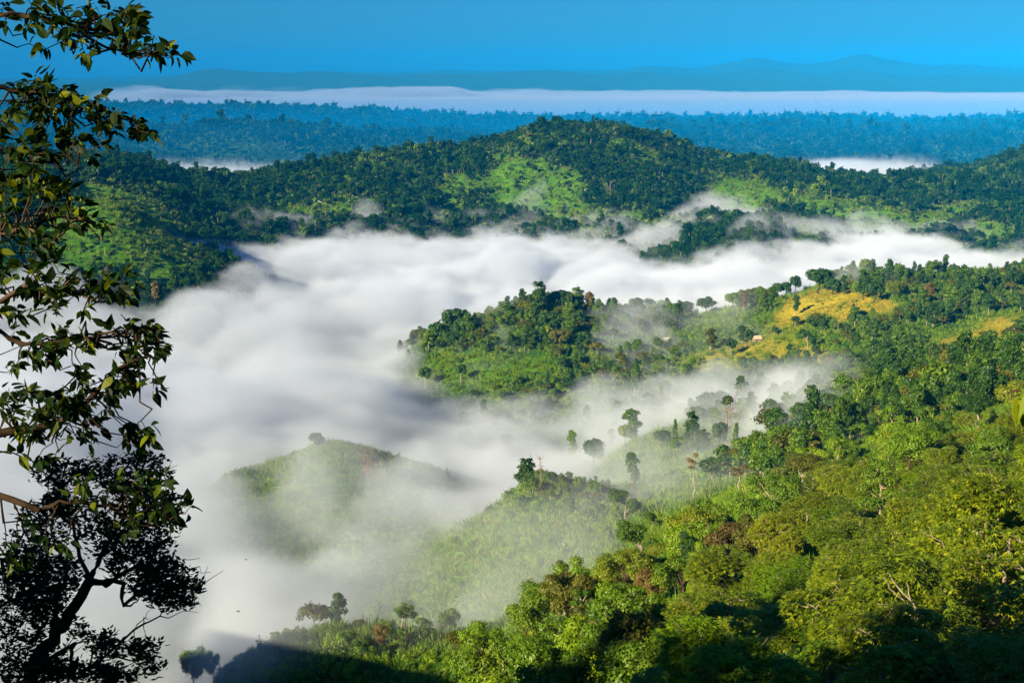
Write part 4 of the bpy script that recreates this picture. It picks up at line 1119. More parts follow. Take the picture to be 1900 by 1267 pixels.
def small_leaved_tree():
    rg = np.random.default_rng(505)
    Y0 = 16.0
    base = place(30, 1330, Y0); bx, by = float(base[0]), float(base[1]); bz = ground_z(bx, by)
    O = np.array([bx, by, bz])
    root = bpy.data.objects.new("small_leaved_tree", None); link(root); root.location = O
    tag(root, "dark fine leaved tree with crooked trunk in the bottom left corner", "tree")
    wood = Soup()
    trunk_px = [(56, 1244), (98, 1185), (130, 1140), (165, 1079)]
    tp = np.vstack([[O + np.array([0, 0, -.5])], [O + np.array([.05, 0, .8])], path3(trunk_px, Y0)]) - O
    wood.add(*tube(refine(tp, 4, rg, .015), np.interp(np.linspace(0, 1, 21), [0, 1], [.105, .06]), 9))
    to = bpy.data.objects.new("trunk", wood.mesh("trunk_small_leaved", BARK['dark'], True)); link(to, root)
    LIMBS = [
        ([(165, 1079), (186, 1075), (213, 1067), (239, 1068), (290, 1060), (330, 1062)], .040, [(255, 1045, 60, 36, 130), (300, 1065, 60, 34, 120), (345, 1085, 26, 16, 30), (225, 1015, 46, 26, 60)]),
        ([(165, 1080), (197, 1082), (221, 1090), (255, 1084), (275, 1105), (310, 1118), (350, 1125)], .034, [(285, 1095, 50, 20, 60), (320, 1118, 46, 14, 60), (355, 1095, 18, 10, 14)]),
        ([(165, 1079), (175, 1060), (191, 1020), (215, 975), (240, 930), (260, 885)], .040, [(240, 960, 70, 40, 120), (250, 880, 66, 40, 130), (180, 1000, 40, 30, 50), (290, 1000, 44, 30, 60), (300, 940, 40, 34, 60), (200, 880, 60, 30, 80)]),
        ([(165, 1079), (157, 1071), (133, 1047), (110, 1000), (95, 940), (110, 890)], .034, [(110, 880, 50, 24, 90), (90, 960, 60, 40, 90), (60, 1020, 60, 40, 100), (130, 930, 50, 40, 70)]),
        ([(98, 1185), (94, 1150), (90, 1113), (70, 1070), (40, 1040)], .040, [(70, 1090, 70, 44, 170), (40, 1060, 50, 40, 100), (110, 1070, 40, 34, 70), (40, 1150, 60, 44, 140), (95, 1140, 40, 30, 60)]),
        ([(60, 1240), (74, 1233), (114, 1222), (152, 1199), (194, 1197), (226, 1199), (262, 1196)], .034, [(175, 1185, 36, 14, 30), (215, 1205, 60, 14, 60), (270, 1205, 26, 22, 40), (285, 1240, 22, 12, 20)]),
        ([(56, 1244), (100, 1246), (150, 1240), (200, 1242)], .030, [(150, 1246, 70, 18, 120), (210, 1256, 50, 16, 70), (60, 1215, 60, 30, 110), (50, 1256, 60, 20, 90), (140, 1160, 20, 22, 22)]),
    ]
    for pts, r0, masses in LIMBS:
        p = refine(path3(pts, Y0) + np.array([[0, k * rg.uniform(-.25, .25), 0] for k in range(len(pts))]), 3, rg, .012) - O
        w = Soup(); w.add(*tube(p, np.interp(np.linspace(0, 1, len(p)), [0, 1], [r0, r0 * .28]), 7))
        P, A, N, T = [], [], [], []; mains = []
        for (mx, my, rx, ry, cnt) in masses:
            for _ in range(int(cnt * .62)):
                a = rg.uniform(0, 6.28); q = math.sqrt(rg.uniform(0, 1))
                e = place(mx + math.cos(a) * q * rx, my + math.sin(a) * q * ry, Y0 + rg.uniform(-1.1, 1.3)) - O
                near = [p] + mains
                s = min((q_[int(np.argmin(np.linalg.norm(q_ - e, axis=1)))] for q_ in near), key=lambda u: np.linalg.norm(u - e))
                if rg.uniform() < .12 and np.linalg.norm(s - e) > .25:
                    tl_ = bend_line(s, e, rg, 7, .09); mains.append(tl_[2:]); w.add(*tube(tl_, np.linspace(.014, .004, 7), 4))
                elif np.linalg.norm(s - e) < .3:
                    w.add(*tube(bend_line(s, e, rg, 4, .07), np.linspace(.006, .0025, 4), 4))
                m = 8
                for k in range(m):
                    aa = k * 6.28 / m + rg.uniform(0, 1)
                    P.append(e + rg.normal(0, .035, 3)); A.append((math.cos(aa), math.sin(aa), rg.uniform(-.1, .8))); N.append((rg.normal() * .4, rg.normal() * .4 - .3, .8))
                T += list(np.clip(rg.beta(1.3, 3, m), 0, 1))
        # a few bare twigs at the ends
        for _ in range(4):
            j = len(p) - 1 - rg.integers(0, 4); e = p[j] + np.array([rg.uniform(.1, .5), rg.uniform(-.2, .2), rg.uniform(-.1, .4)])
            w.add(*tube(bend_line(p[j], e, rg, 5, .1), np.linspace(.008, .0025, 5), 4))
        br = bpy.data.objects.new("branch", w.mesh("branch_small_leaved", BARK['dark'], True)); link(br, root)
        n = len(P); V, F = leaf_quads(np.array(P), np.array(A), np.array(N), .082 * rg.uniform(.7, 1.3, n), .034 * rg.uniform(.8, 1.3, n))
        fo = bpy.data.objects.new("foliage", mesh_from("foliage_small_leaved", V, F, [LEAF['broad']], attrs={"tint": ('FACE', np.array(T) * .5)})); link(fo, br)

def right_sprig():
    rg = np.random.default_rng(606)
    bx, by = 1.62, 4.0; bz = ground_z(bx, by); O = np.array([bx, by, bz])
    root = bpy.data.objects.new("leafy_sapling", None); link(root); root.location = O
    tag(root, "sapling at the right edge showing a drooping yellow green leaf sprig", "sapling")
    st = Soup(); top = place(1990, 735, 4.0) - O
    stem = bend_line((0, 0, -.3), top, rg, 9, .02); st.add(*tube(stem, np.linspace(.03, .012, 9), 8))
    link(bpy.data.objects.new("stem", st.mesh("stem_sapling", BARK['brown'], True)), root)
    tw = Soup(); P, A, N, L, W, T = [], [], [], [], [], []
    for (ex, ey, k) in ((1896, 738, 9), (1912, 718, 8), (1940, 790, 7), (2040, 720, 8), (2010, 640, 8)):
        e = place(ex, ey, 4.0 + rg.uniform(-.1, .1)) - O; b = bend_line(stem[-2], e, rg, 6, .05, .12)
        tw.add(*tube(b, np.linspace(.007, .003, 6), 6))
        for j in range(k):
            a = rg.uniform(-1.2, 1.2); P.append(e + rg.normal(0, .006, 3)); A.append((math.sin(a) * .7, rg.normal() * .4, -1.0)); N.append((rg.normal() * .5, -1, .4))
            L.append(.092 * rg.uniform(.8, 1.15)); W.append(.034 * rg.uniform(.8, 1.2)); T.append(rg.uniform(.1, .9))
    a = place(1868, 728, 4.0) - O; tw.add(*tube(bend_line(place(1893, 724, 4.0) - O, a, rg, 4, .03), np.linspace(.004, .003, 4), 5))
    t_o = bpy.data.objects.new("twigs", tw.mesh("twigs_sapling", BARK['brown'], True)); link(t_o, root)
    V, F = ovate_leaves(np.array(P), np.array(A), np.array(N), np.array(L), np.array(W), rg, .3, .1)
    link(bpy.data.objects.new("foliage", mesh_from("foliage_sapling", V, F, [LEAF['mango']], attrs={"tint": ('FACE', np.repeat(np.array(T), 12))})), t_o)

framing_tree(); small_leaved_tree(); right_sprig()

def near_shaded_trees():
    rg = np.random.default_rng(12)
    for (px, top, w, Y, key, name, label) in ((555, 1212, 110, 46, 'round_a', 'dark_tree', "near black tree top poking up at the bottom left of centre"),
                                              (690, 1244, 60, 48, 'round_b', 'dark_tree', "low black tree top at the bottom edge right of the bare twigs"),
                                              (470, 1258, 60, 50, 'round_b', 'dark_tree', "hardly visible black tree top at the bottom left of the twigs")):
        x = (px - 950) / FPX * Y * 1.1; z = ground_z(x, Y); t = place(px, top, Y)
        cm, tm, h, cr = PROTO[key]
        plant(name, key, float(t[0]), Y, z - .2, w / FPX * Y * 1.1 / (2 * cr), (t[2] - z) / h * 1.0, rg.uniform(0, 6), 'dark', 'dark', label)
    Y = 44.0; t = place(608, 1192, Y); z = ground_z(float(t[0]), Y); m = build_dead(10, 211, .07, .32, 16, 5).mesh("snag_twiggy", BARK['dark'], True)
    root = bpy.data.objects.new("bare_tree", None); link(root); root.location = (float(t[0]), Y, z); s = (t[2] - z) / 10.4; root.scale = (s * .55, s * .55, s)
    tag(root, "leafless dark twiggy tree at the bottom edge beside the black tree top", "dead tree")
    link(bpy.data.objects.new("trunk", m), root)
    # pale limbed tree in the lower right
    Y = 66.0; b = place(1742, 1300, Y); bz = ground_z(float(b[0]), Y); O = np.array([float(b[0]), Y, bz])
    root = bpy.data.objects.new("pale_limbed_tree", None); link(root); root.location = O
    tag(root, "tree with long pale spreading limbs bare among lower right leaves", "tree")
    w = Soup()
    def limb(pts, r0, r1, dy=0.0):
        p = refine(path3(pts, Y - dy), 3, rg, .03) - O; w.add(*tube(p, np.linspace(r0, r1, len(p)), 6))
    w.add(*tube(refine(np.vstack([[(0, 0, -.5)], path3([(1745, 1260), (1735, 1205)], Y) - O]), 3, rg, .03), np.linspace(.17, .10, 7), 8))
    limb_ = limb
    def limb(pts, a, b, dy=0.0): limb_(pts, a * .55, b * .6, dy)
    limb([(1735, 1205), (1728, 1180), (1708, 1148), (1685, 1110), (1655, 1075), (1645, 1062)], .16, .04)
    limb([(1728, 1180), (1706, 1140), (1690, 1112), (1682, 1080)], .10, .03, .5); limb([(1708, 1148), (1680, 1140), (1655, 1128), (1628, 1119)], .09, .03, .6)
    limb([(1700, 1135), (1670, 1108), (1650, 1090), (1640, 1070)], .07, .025, .3); limb([(1690, 1140), (1665, 1148), (1640, 1142)], .05, .02, .7)
    limb([(1735, 1205), (1765, 1230), (1790, 1250)], .09, .05); limb([(1735, 1200), (1715, 1190), (1690, 1180), (1600, 1150), (1585, 1145)], .08, .02, 1.2)
    limb([(1742, 1262), (1700, 1254), (1640, 1250), (1580, 1242), (1545, 1230)], .11, .03, 1.8); limb([(1660, 1252), (1630, 1262), (1600, 1275)], .07, .03, 1.6); limb([(1640, 1250), (1615, 1240), (1590, 1228)], .05, .02, 2.0)
    link(bpy.data.objects.new("trunk", w.mesh("trunk_pale_limbed", BARK['pale'], True)), root)
    cs = []
    for (px, py) in ((1650, 1060), (1690, 1072), (1625, 1112), (1720, 1110), (1590, 1140), (1640, 1180), (1690, 1215), (1760, 1160), (1560, 1225), (1790, 1225)):
        cs.append(place(px, py, Y + rg.uniform(.6, 2.5)) - O)
    so = Soup(); so.add(*mango_leaves(np.array(cs), np.full(len(cs), 1.45), 900, .42, .105, rg))
    link(bpy.data.objects.new("crown", so.mesh("crown_pale_limbed", LEAF['mango'])), root)
near_shaded_trees()

# ------------------------------------------------------------------ wild bananas, huts, birds
def bananas():
    rg = np.random.default_rng(3)
    def blade_mesh(seed):
        r = np.random.default_rng(seed); V, F, T, n0 = [], [], [], 0
        for k in range(11):
            a = k * 2.4 + r.normal(0, .2); L = r.uniform(1.8, 2.6); up = r.uniform(.5, 1.2); m = 8
            t = np.linspace(0, 1, m); c = np.stack([np.cos(a) * L * t, np.sin(a) * L * t, .5 + up * L * t - (up + .35) * L * t ** 2 * .75], 1)
            s = np.array([-math.sin(a), math.cos(a), 0]); w = .30 * np.sin(np.pi * np.clip(t * .93 + .05, 0, 1)) ** .7
            l = c + s * w[:, None] + np.array([0, 0, .08]); q = c - s * w[:, None] + np.array([0, 0, .08])
            V.append(np.concatenate([l, c, q])); i = np.arange(m - 1)
            F.append(np.concatenate([np.stack([i, i + 1, m + i + 1, m + i], 1), np.stack([m + i, m + i + 1, 2 * m + i + 1, 2 * m + i], 1)]) + n0); T.append(np.full(2 * (m - 1), r.uniform(.3, .9))); n0 += 3 * m
        return mesh_from("banana_leaves", np.concatenate(V), np.concatenate(F), [LEAF['light']], attrs={"tint": ('FACE', np.concatenate(T))})
    meshes = [blade_mesh(1), blade_mesh(2)]
    st = Soup(); st.add(*tube([(0, 0, -.3), (0, 0, .3), (0, 0, .9)], [.14, .12, .06], 8)); sm = st.mesh("banana_stem", BARK['brown'], True)
    for i, (px, py, s, lab) in enumerate(((1192, 1166, .95, "star shaped large leaved plant in the middle of the fern clearing"), (1178, 1178, .7, "smaller large leaved plant on the clearing's lower left"),
                                         (1222, 1158, .75, "large leaved plant at the clearing's right side"), (1205, 1186, .6, "low large leaved plant at the bottom of the clearing"))):
        x, y, z, q = hit(px, py, 90, 300)
        root = bpy.data.objects.new("wild_banana", None); link(root); root.location = (x, y, z); root.scale = (s, s, s); root.rotation_euler = (0, 0, i * 1.3)
        tag(root, lab, "banana plant", "large leaved plants in the fern clearing")
        link(bpy.data.objects.new("leaves", meshes[i % 2]), root); link(bpy.data.objects.new("stem", sm), root)
bananas()

def huts():
    wm, t = new_mat("bamboo_wall"); co = t.n("ShaderNodeTexCoord"); wv = t.n("ShaderNodeTexWave", i_Vector=co.outputs["Object"], i_Scale=6.0, i_Distortion=1.0)
    d = t.n("ShaderNodeBsdfDiffuse", i_Color=t.mix(wv.outputs["Fac"], (.34, .20, .13), (.52, .36, .24))); t.n("ShaderNodeOutputMaterial", i_Surface=d.outputs[0])
    rm, t = new_mat("thatch"); co = t.n("ShaderNodeTexCoord"); nz = t.n("ShaderNodeTexNoise", i_Vector=co.outputs["Object"], i_Scale=5.0, i_Detail=5.0)
    d = t.n("ShaderNodeBsdfDiffuse", i_Color=t.mix(nz.outputs[0], (.40, .30, .17), (.70, .58, .38))); t.n("ShaderNodeOutputMaterial", i_Surface=d.outputs[0])
    tm, t = new_mat("pale_tin"); d = t.n("ShaderNodeBsdfPrincipled"); d.inputs["Base Color"].default_value = (.42, .43, .42, 1); d.inputs["Roughness"].default_value = .5; t.n("ShaderNodeOutputMaterial", i_Surface=d.outputs[0])
    dm, t = new_mat("dark_doorway_wood"); d = t.n("ShaderNodeBsdfDiffuse"); d.inputs[0].default_value = (.05, .03, .02, 1); t.n("ShaderNodeOutputMaterial", i_Surface=d.outputs[0])
    def box(x0, x1, y0, y1, z0, z1):
        v = [(x0, y0, z0), (x1, y0, z0), (x1, y1, z0), (x0, y1, z0), (x0, y0, z1), (x1, y0, z1), (x1, y1, z1), (x0, y1, z1)]
        return np.array(v, float), np.array([(0, 3, 2, 1), (4, 5, 6, 7), (0, 1, 5, 4), (1, 2, 6, 5), (2, 3, 7, 6), (3, 0, 4, 7)])
    s = Soup(); s.add(*box(-2.6, 2.6, -1.7, 1.7, .9, 2.6)); s.add(*box(-2.75, 2.75, -1.85, 1.85, .75, .895)); walls = s.mesh("hut_walls", wm)
    s = Soup()
    for a in (-2.5, 0, 2.5):
        for b in (-1.6, 1.6): s.add(*box(a - .09, a + .09, b - .09, b + .09, -.8, .745))
    posts = s.mesh("hut_posts", dm)
    s = Soup(); e = 3.2; w = 2.5
    for sg in (1, -1):
        v = np.array([(-e, sg * w, 2.3), (e, sg * w, 2.3), (e, 0, 4.1), (-e, 0, 4.1), (-e, sg * w, 2.48), (e, sg * w, 2.48), (e, 0, 4.3), (-e, 0, 4.3)])
        f = np.array([(0, 3, 2, 1), (4, 5, 6, 7), (0, 1, 5, 4), (1, 2, 6, 5), (2, 3, 7, 6), (3, 0, 4, 7)]); s.add(v, f)
    roof = s.mesh("hut_roof", rm)
    s = Soup(); s.add(*box(-.4, .45, -1.78, -1.705, .92, 2.35)); door = s.mesh("hut_door", dm)
    for (px, py, wpx, y0, y1, rz, tin, lab) in (
            (1403, 636, 19, 650, 1000, .15, 0, "bamboo hut with pale thatch beside dark trees below the golden field"),
            (1560, 531, 17, 860, 1100, -.2, 0, "pale thatched hut among trees on top of the golden hill"),
            (1237, 636, 14, 780, 1060, .3, 0, "hut showing faintly through mist on the middle saddle"),
            (1083, 356, 9, 1850, 2350, .2, 1, "tiny pale roofed hut on the main hill's bright grass"),
            (820, 379, 10, 1850, 2350, -.3, 0, "tiny thatched hut low on the main hill's left face"),
            (595, 380, 14, 1850, 2300, .1, 1, "white roofed hut on the green strip left of the main hill"),
            (270, 470, 10, 1150, 1400, .4, 1, "small white roofed hut on the sunlit left hill")):
        x, y, z, q = hit(px, py, y0, y1)
        k = wpx / FPX * y / 6.4 * (.75 if tin else 1)
        root = bpy.data.objects.new("field_hut", None); link(root); root.location = (x, y, z + .3); root.rotation_euler = (0, 0, rz); root.scale = (k, k, k)
        tag(root, lab, "hut", "huts scattered over the hills")
        wo_ = link(bpy.data.objects.new("walls", walls), root); link(bpy.data.objects.new("door", door), wo_)
        ro = link(bpy.data.objects.new("roof", roof), root); link(bpy.data.objects.new("stilts", posts), root)
        if tin: ro.material_slots[0].link = 'OBJECT'; ro.material_slots[0].material = tm
huts()

def birds():
    m, t = new_mat("dark_feathers"); d = t.n("ShaderNodeBsdfDiffuse"); d.inputs[0].default_value = (.012, .012, .014, 1); t.n("ShaderNodeOutputMaterial", i_Surface=d.outputs[0])
    a = np.linspace(0, 6.283, 9)[:-1]
    body = Soup(); p = np.array([[0, -.16, 0], [0, -.12, .005], [0, -.04, .01], [0, .05, .005], [0, .11, .005], [0, .15, 0], [0, .19, -.004]]); body.add(*tube(p, [.012, .028, .04, .036, .026, .022, .004], 8))
    v = np.array([[-.03, -.15, 0], [.03, -.15, 0], [.05, -.28, .004], [-.05, -.28, .004]]); body.add(v, np.array([[0, 1, 2, 3]])); bm_ = body.mesh("bird_body", m, True)
    wings = []
    for sg in (1, -1):
        L = np.array([[0, .07, .015], [.16, .10, .07], [.34, .02, .05]]) * [sg, 1, 1]; T = np.array([[0, -.07, .015], [.16, -.05, .065], [.35, -.03, .048]]) * [sg, 1, 1]
        v = np.concatenate([L, T]); f = np.array([(0, 1, 4, 3), (1, 2, 5, 4)]); wings.append(mesh_from("bird_wing", v, f, [m]))
    for (px, py, Y, rz, lab) in ((628, 587, 260, .6, "small dark bird over the bright fog left of the middle hill"), (457, 1038, 150, 2.0, "dark bird above the mist right of the left trees"),
                                 (442, 1134, 130, 1.0, "lowest dark bird in the mist at bottom left"), (847, 1107, 140, 2.6, "dark bird left of the tall narrow tree over misty slope"), (941, 1139, 140, .2, "dark bird close to the tall narrow tree's foot")):
        root = bpy.data.objects.new("bird", None); link(root); root.location = place(px, py, Y); root.rotation_euler = (.1, .2, rz); root.scale = (.9, .9, .9)
        tag(root, lab, "bird", "dark birds flying over the mist")
        link(bpy.data.objects.new("body", bm_), root)
        for w in wings: link(bpy.data.objects.new("wing", w), root)
birds()

def hilltop():  # unseen trees added behind and left of the camera to shade the foreground
    rg = np.random.default_rng(88); P = []
    while len(P) < 170:
        x, y = rg.uniform(-240, 30), rg.uniform(-110, 6)
        if math.hypot(x, y) < 11 or (y > -8 and x > -14): continue
        if y > 0 and x > -24: continue
        dx, dy = x + 2.5, y - 7.0; t_ = -.72 * dx - .69 * dy; off = abs(-.69 * dx + .72 * dy)
        if t_ < 56 and off < 3.2: continue  # gap kept so some sun reaches the overhanging tree
        P.append((x, y, 0))
    P += [(-43, -6, 0), (-38, -2, 0), (-48, -9, 0), (-36, -10, 0)]  # taller unseen trees added to cast shade on the lower right slope
    P = np.array(P, float); P[:, 2] = height(P[:, 0], P[:, 1])
    scatter("hilltop_shade_wood", "unseen dark wood behind the viewpoint, added to shade the foreground", "woodland", P, np.where(np.arange(len(P)) < 170, rg.uniform(.6, 1.0, len(P)) * np.where((P[:, 0] < -75) & (P[:, 1] > -45), 1.45, 1.0), 1.65), MID, 9)
hilltop()

# ------------------------------------------------------------------ valley fog: a density field under a rolling top
def fog_body(name, label, xs, ys, top, dens, zmin, zmax, res, nscale, namp, soft, color=(0.735, 0.785, 0.85), aniso=-0.3):
    """top, dens: functions of (X, Y) world metres; the sheet below steers the density of a real volume."""
    X, Y = np.meshgrid(xs, ys)
    Z = top(X, Y); D = dens(X, Y)
    nx, ny = len(xs), len(ys)
    i = np.arange(ny - 1)[:, None]; j = np.arange(nx - 1)[None]
    quads = np.stack([i * nx + j, i * nx + j + 1, (i + 1) * nx + j + 1, (i + 1) * nx + j], -1).reshape(-1, 4)
    m, t = new_mat(name + "_vapour")
    pv = t.n("ShaderNodeVolumePrincipled", i_Color=(*color, 1), i_Density=1.0, i_Anisotropy=aniso)
    pv.inputs["Density Attribute"].default_value = "density"
    t.n("ShaderNodeOutputMaterial", i_Volume=pv.outputs[0])
    me = mesh_from(name, np.stack([X.ravel(), Y.ravel(), Z.ravel()], 1), quads, [m], attrs={"dens": ('POINT', D.ravel())})
    ob = link(bpy.data.objects.new(name, me))
    tag(ob, label, "fog", kind="stuff")
    ng = bpy.data.node_groups.new(name + "_field", 'GeometryNodeTree')
    ng.interface.new_socket("Geometry", in_out='INPUT', socket_type='NodeSocketGeometry')
    ng.interface.new_socket("Geometry", in_out='OUTPUT', socket_type='NodeSocketGeometry')
    g = NT(ng)
    gi = g.n("NodeGroupInput"); go = g.n("NodeGroupOutput")
    pos = g.n("GeometryNodeInputPosition")
    sep = g.n("ShaderNodeSeparateXYZ", i_0=pos.outputs[0])
    src = g.n("ShaderNodeCombineXYZ", i_X=sep.outputs[0], i_Y=sep.outputs[1], i_Z=5000.0)
    na = g.n("GeometryNodeInputNamedAttribute", data_type='FLOAT'); na.inputs[0].default_value = "dens"
    rc = g.n("GeometryNodeRaycast", data_type='FLOAT')
    g.l(gi.outputs[0], rc.inputs["Target Geometry"]); g.l(na.outputs[0], rc.inputs["Attribute"])
    g.l(src.outputs[0], rc.inputs["Source Position"])
    rc.inputs["Ray Direction"].default_value = (0, 0, -1); rc.inputs["Ray Length"].default_value = 20000.0
    hs = g.n("ShaderNodeSeparateXYZ"); g.l(rc.outputs["Hit Position"], hs.inputs[0])
    nv = g.n("ShaderNodeVectorMath", operation='MULTIPLY'); g.l(pos.outputs[0], nv.inputs[0])
    nv.inputs[1].default_value = (1 / nscale, 1 / nscale, 1.5 / nscale)
    n1 = g.n("ShaderNodeTexNoise", i_Scale=1.0, i_Detail=6.0, i_Roughness=0.58, i_Distortion=0.6); g.l(nv.outputs[0], n1.inputs["Vector"])
    nd = g.math('MULTIPLY', g.math('SUBTRACT', n1.outputs[0], 0.5), namp * 2)
    n2 = g.n("ShaderNodeTexNoise", i_Scale=3.3, i_Detail=3.0, i_Roughness=0.6, i_Distortion=0.8); g.l(nv.outputs[0], n2.inputs["Vector"])
    nd = g.math('ADD', nd, g.math('MULTIPLY', g.math('SUBTRACT', n2.outputs[0], 0.5), namp * 0.9))
    depth = g.math('ADD', g.math('SUBTRACT', hs.outputs[2], sep.outputs[2]), nd)
    f = g.ramp(depth, -0.3 * soft, soft)
    f = g.math('MULTIPLY', f, rc.outputs["Attribute"])
    vc = g.n("GeometryNodeVolumeCube")
    g.l(f, vc.inputs["Density"])
    vc.inputs["Min"].default_value = (float(xs[0]), float(ys[0]), zmin); vc.inputs["Max"].default_value = (float(xs[-1]), float(ys[-1]), zmax)
    vc.inputs["Resolution X"].default_value = res[0]; vc.inputs["Resolution Y"].default_value = res[1]; vc.inputs["Resolution Z"].default_value = res[2]
    sm = g.n("GeometryNodeSetMaterial"); sm.inputs["Material"].default_value = m
    g.l(vc.outputs[0], sm.inputs[0]); g.l(sm.outputs[0], go.inputs[0])
    md = ob.modifiers.new("density_field", 'NODES'); md.node_group = ng
    return ob

# thin mist lying on slopes: source column, row, half width, half height, thickness (m), density (1/m)
MIST = [
    (560, 940, 200, 110, 26, .015), (460, 900, 110, 90, 26, .018), (560, 840, 120, 30, 16, .010), (830, 1060, 220, 90, 18, .0038), (750, 960, 120, 90, 28, .020),
    (880, 930, 80, 50, 16, .008), (1170, 610, 90, 55, 30, .012), (1210, 650, 70, 50, 26, .012), (1120, 570, 50, 24, 16, .010),
    (950, 620, 40, 40, 14, .009), (1300, 610, 80, 50, 16, .006), (1430, 785, 140, 45, 22, .012), (1280, 762, 130, 38, 22, .011),
    (1130, 860, 130, 70, 18, .006), (1250, 860, 120, 50, 14, .004), (1300, 640, 60, 40, 12, .004),
    (1650, 480, 140, 30, 22, .012), (1800, 500, 80, 20, 14, .010), (1450, 430, 110, 30, 26, .007), (1330, 400, 50, 26, 26, .008),
    (1000, 395, 36, 24, 24, .006), (700, 445, 300, 24, 26, .010), (1150, 440, 120, 22, 26, .010), (1600, 450, 160, 26, 26, .010),
    (320, 545, 90, 28, 18, .010), (200, 550, 110, 36, 16, .006), (450, 430, 60, 20, 20, .008), (700, 1180, 200, 60, 10, .003),
    (430, 1230, 160, 50, 16, .009), (370, 1262, 110, 70, 32, .035), (870, 640, 60, 60, 14, .006), (1300, 450, 140, 40, 16, .004), (860, 1130, 120, 40, 14, .005),
]
def _near_fields(X, Y):
    Zg = height(X, Y)
    px, py = project(X, Y, Zg)
    lvl = CAM_Z + np.interp(Y, [250, 420, 640, 740, 800, 870, 950, 1300, 1700, 2000], [-176, -186, -184, -182, -182, -188, -198, -196, -204, -207])
    lvl = lvl + smooth(0, -350, X) * 6 + 14 * smooth(-.15, -.215, X / Y) * smooth(420, 520, Y) * smooth(820, 700, Y)
    bill = fbm(X, Y, 150.0, 4, 131); b2 = np.abs(fbm(X, Y, 90.0, 3, 137))
    lvl = lvl + 15 * smooth(0.10, 0.2, X / Y) * smooth(1120, 1250, Y) * smooth(1750, 1600, Y)
    lvl = lvl + 15 * smooth(.05, .11, X / Y) * smooth(1690, 1760, Y) * smooth(2010, 1920, Y)
    lvl = lvl - 14 * smooth(.10, .17, X / Y) * smooth(650, 720, Y) * smooth(1000, 900, Y)
    top = lvl + 10 * bill + 14 * (0.5 - b2)
    pr = np.random.default_rng(19)      # rounded puffs standing out of the fog sea
    for _ in range(120):
        cx, cy = pr.uniform(-420, 120), pr.uniform(640, 1560)
        rr = pr.uniform(16, 44); hh = rr * pr.uniform(.35, .75)
        if cx / cy > -.085 and cy < 1060: continue
        if cx / cy < -.17 and cy < 720: continue
        d2 = ((X - cx) ** 2 + ((Y - cy) * .9) ** 2) / rr ** 2
        top = np.where(d2 < 1, np.maximum(top, lvl - 6 + hh * np.sqrt(np.maximum(1 - d2, 0)) * 1.3), top)
    depth = top - Zg
    den = 0.030 * smooth(-2, 26, depth) * (0.75 + 0.35 * fbm(X, Y, 200.0, 3, 139))
    # the hole in the fog above the shaded gully
    for (hx, hy, rx, ry, k) in ((625, 655, 50, 34, .55), (650, 625, 40, 24, .4), (770, 790, 60, 40, .25)):
        pxt, pyt = project(X, Y, top)
        den = den * (1 - k * ell(pxt, pyt, hx, hy, rx, ry, 0, .8))
    for (mx, my, rx, ry, th, dn) in MIST:
        w = ell(px + 40 * fbm(X, Y, 60., 3, 151), py + 25 * fbm(X, Y, 50., 3, 157), mx, my, rx, ry, 0, .9)
        w = w * (Y > 230)
        th_ = w * th * (0.75 + 0.5 * fbm(X, Y, 70., 3, 163))
        better = Zg + th_ > top
        den = np.where(better & (w > 0.02), np.maximum(den * (depth > 0), dn * smooth(0, .5, w)), den)
        top = np.where(better & (w > 0.02), Zg + th_, top)
    return top, den
xs = np.linspace(-900, 900, 340); ys = np.linspace(230, 2100, 350)
_T = {}
def _memo(k):
    def f(X, Y):
        if 'v' not in _T: _T['v'] = _near_fields(X, Y)
        return _T['v'][k]
    return f
fog_body("fog", "dense white valley fog lapping round the wooded hills", xs, ys, _memo(0), _memo(1), CAM_Z - 245, CAM_Z - 85, (460, 480, 56), 125.0, 40.0, 7.0)

# low cloud caught in the valley behind the main hill
WISPS = [(430, 316, 110, 14, 30, .012), (520, 318, 60, 14, 36, .012), (340, 322, 40, 16, 34, .012), (600, 312, 40, 10, 25, .008),
         (1480, 305, 110, 10, 32, .010), (1560, 318, 80, 12, 34, .014), (1660, 300, 60, 12, 26, .008), (1420, 296, 50, 8, 26, .008), (1640, 285, 40, 6, 18, .004)]
def _wisp_fields(X, Y):
    Zg = height(X, Y)
    lvl = CAM_Z - 196 + 16 * fbm(X, Y, 260., 4, 211)
    px, py = project(X, Y, np.full_like(X, CAM_Z - 190))
    den = np.zeros_like(X)
    for (mx, my, rx, ry, th, dn) in WISPS:
        den = np.maximum(den, dn * ell(px + 25 * fbm(X, Y, 200., 3, 214), my + 0 * py, mx, my, rx, ry, 0, .8))
    den = den * smooth(2650, 2850, Y) * smooth(3550, 3250, Y)
    return lvl, den
_T2 = {}
def _memo2(k):
    def f(X, Y):
        if 'v' not in _T2: _T2['v'] = _wisp_fields(X, Y)
        return _T2['v'][k]
    return f
fog_body("fog_bank", "small white cloud scraps in the valley behind the main hill", np.linspace(-1000, 1300, 160), np.linspace(2650, 3600, 90), _memo2(0), _memo2(1),
         CAM_Z - 235, CAM_Z - 150, (300, 120, 22), 130.0, 22.0, 20.0)

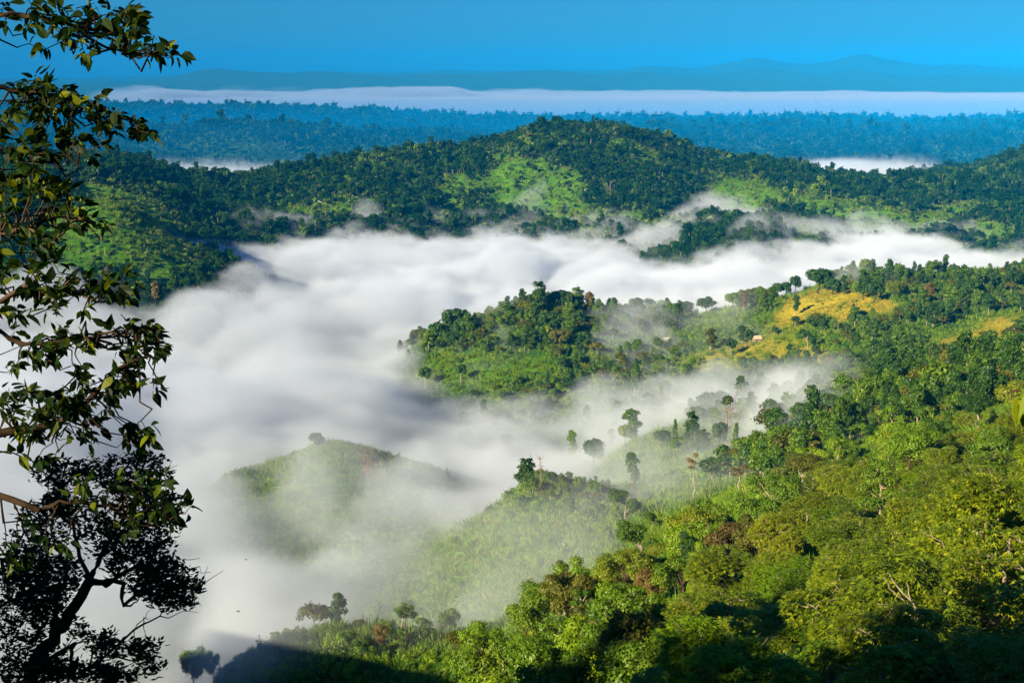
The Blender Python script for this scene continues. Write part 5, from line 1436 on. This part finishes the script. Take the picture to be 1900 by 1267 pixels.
# the far plain is filled with cloud
def _sea_top(X, Y): return CAM_Z - 197 + 9 * fbm(X, Y, 900., 4, 311) + 7 * fbm(X, Y, 300., 3, 313) + 12 * smooth(9000, 15500, Y) + 70 * smooth(.05, .9, fbm(X, Y, 1000., 4, 331)) * smooth(9500, 13500, Y) * (1 - .6 * smooth(0, .12, X / Y))
def _sea_den(X, Y):
    edge = smooth(6500, 7400, Y + 500 * fbm(X, Y, 800., 3, 317)) * smooth(17300, 15500, Y + 900 * fbm(X, Y, 1200., 3, 319))
    left = smooth(-.30, -.235, X / Y)
    return 0.006 * edge * left * (0.8 + 0.4 * fbm(X, Y, 1500., 3, 323))
fog_body("cloud_sea", "long pale bank of low cloud across the far plain", np.linspace(-6500, 7500, 240), np.linspace(6300, 17500, 200), _sea_top, _sea_den,
         CAM_Z - 245, CAM_Z - 90, (420, 340, 34), 520.0, 26.0, 14.0, color=(0.42, 0.51, 0.64))

# ------------------------------------------------------------------ the air
def build_haze():
    x0, x1, y0, y1, z0, z1 = -26000.0, 26000.0, -600.0, 28500.0, -60.0, CAM_Z + 420.0
    v = [(x0, y0, z0), (x1, y0, z0), (x1, y1, z0), (x0, y1, z0), (x0, y0, z1), (x1, y0, z1), (x1, y1, z1), (x0, y1, z1)]
    f = [(0, 3, 2, 1), (4, 5, 6, 7), (0, 1, 5, 4), (1, 2, 6, 5), (2, 3, 7, 6), (3, 0, 4, 7)]
    m, t = new_mat("blue_air")
    pv = t.n("ShaderNodeVolumePrincipled", i_Color=(0.0, 0.34, 0.90, 1), i_Density=3.9e-5, i_Anisotropy=-0.43)
    t.n("ShaderNodeOutputMaterial", i_Volume=pv.outputs[0])
    ob = link(bpy.data.objects.new("haze", mesh_from("haze", v, np.array(f), [m])))
    tag(ob, "blue morning haze over the hills", "haze", kind="stuff")
build_haze()

def build_basin_mist():
    x0, x1, y0, y1, z0, z1 = -4200.0, 4200.0, 2760.0, 6650.0, -55.0, CAM_Z - 100.0
    v = [(x0, y0, z0), (x1, y0, z0), (x1, y1, z0), (x0, y1, z0), (x0, y0, z1), (x1, y0, z1), (x1, y1, z1), (x0, y1, z1)]
    f = [(0, 3, 2, 1), (4, 5, 6, 7), (0, 1, 5, 4), (1, 2, 6, 5), (2, 3, 7, 6), (3, 0, 4, 7)]
    m, t = new_mat("basin_air")
    pv = t.n("ShaderNodeVolumePrincipled", i_Color=(0.0, 0.32, 0.82, 1), i_Density=3.0e-4, i_Anisotropy=-0.43)
    t.n("ShaderNodeOutputMaterial", i_Volume=pv.outputs[0])
    tag(link(bpy.data.objects.new("basin_mist", mesh_from("basin_mist", v, np.array(f), [m]))), "thin blue mist filling the basin behind the main hill", "mist", kind="stuff")
build_basin_mist()
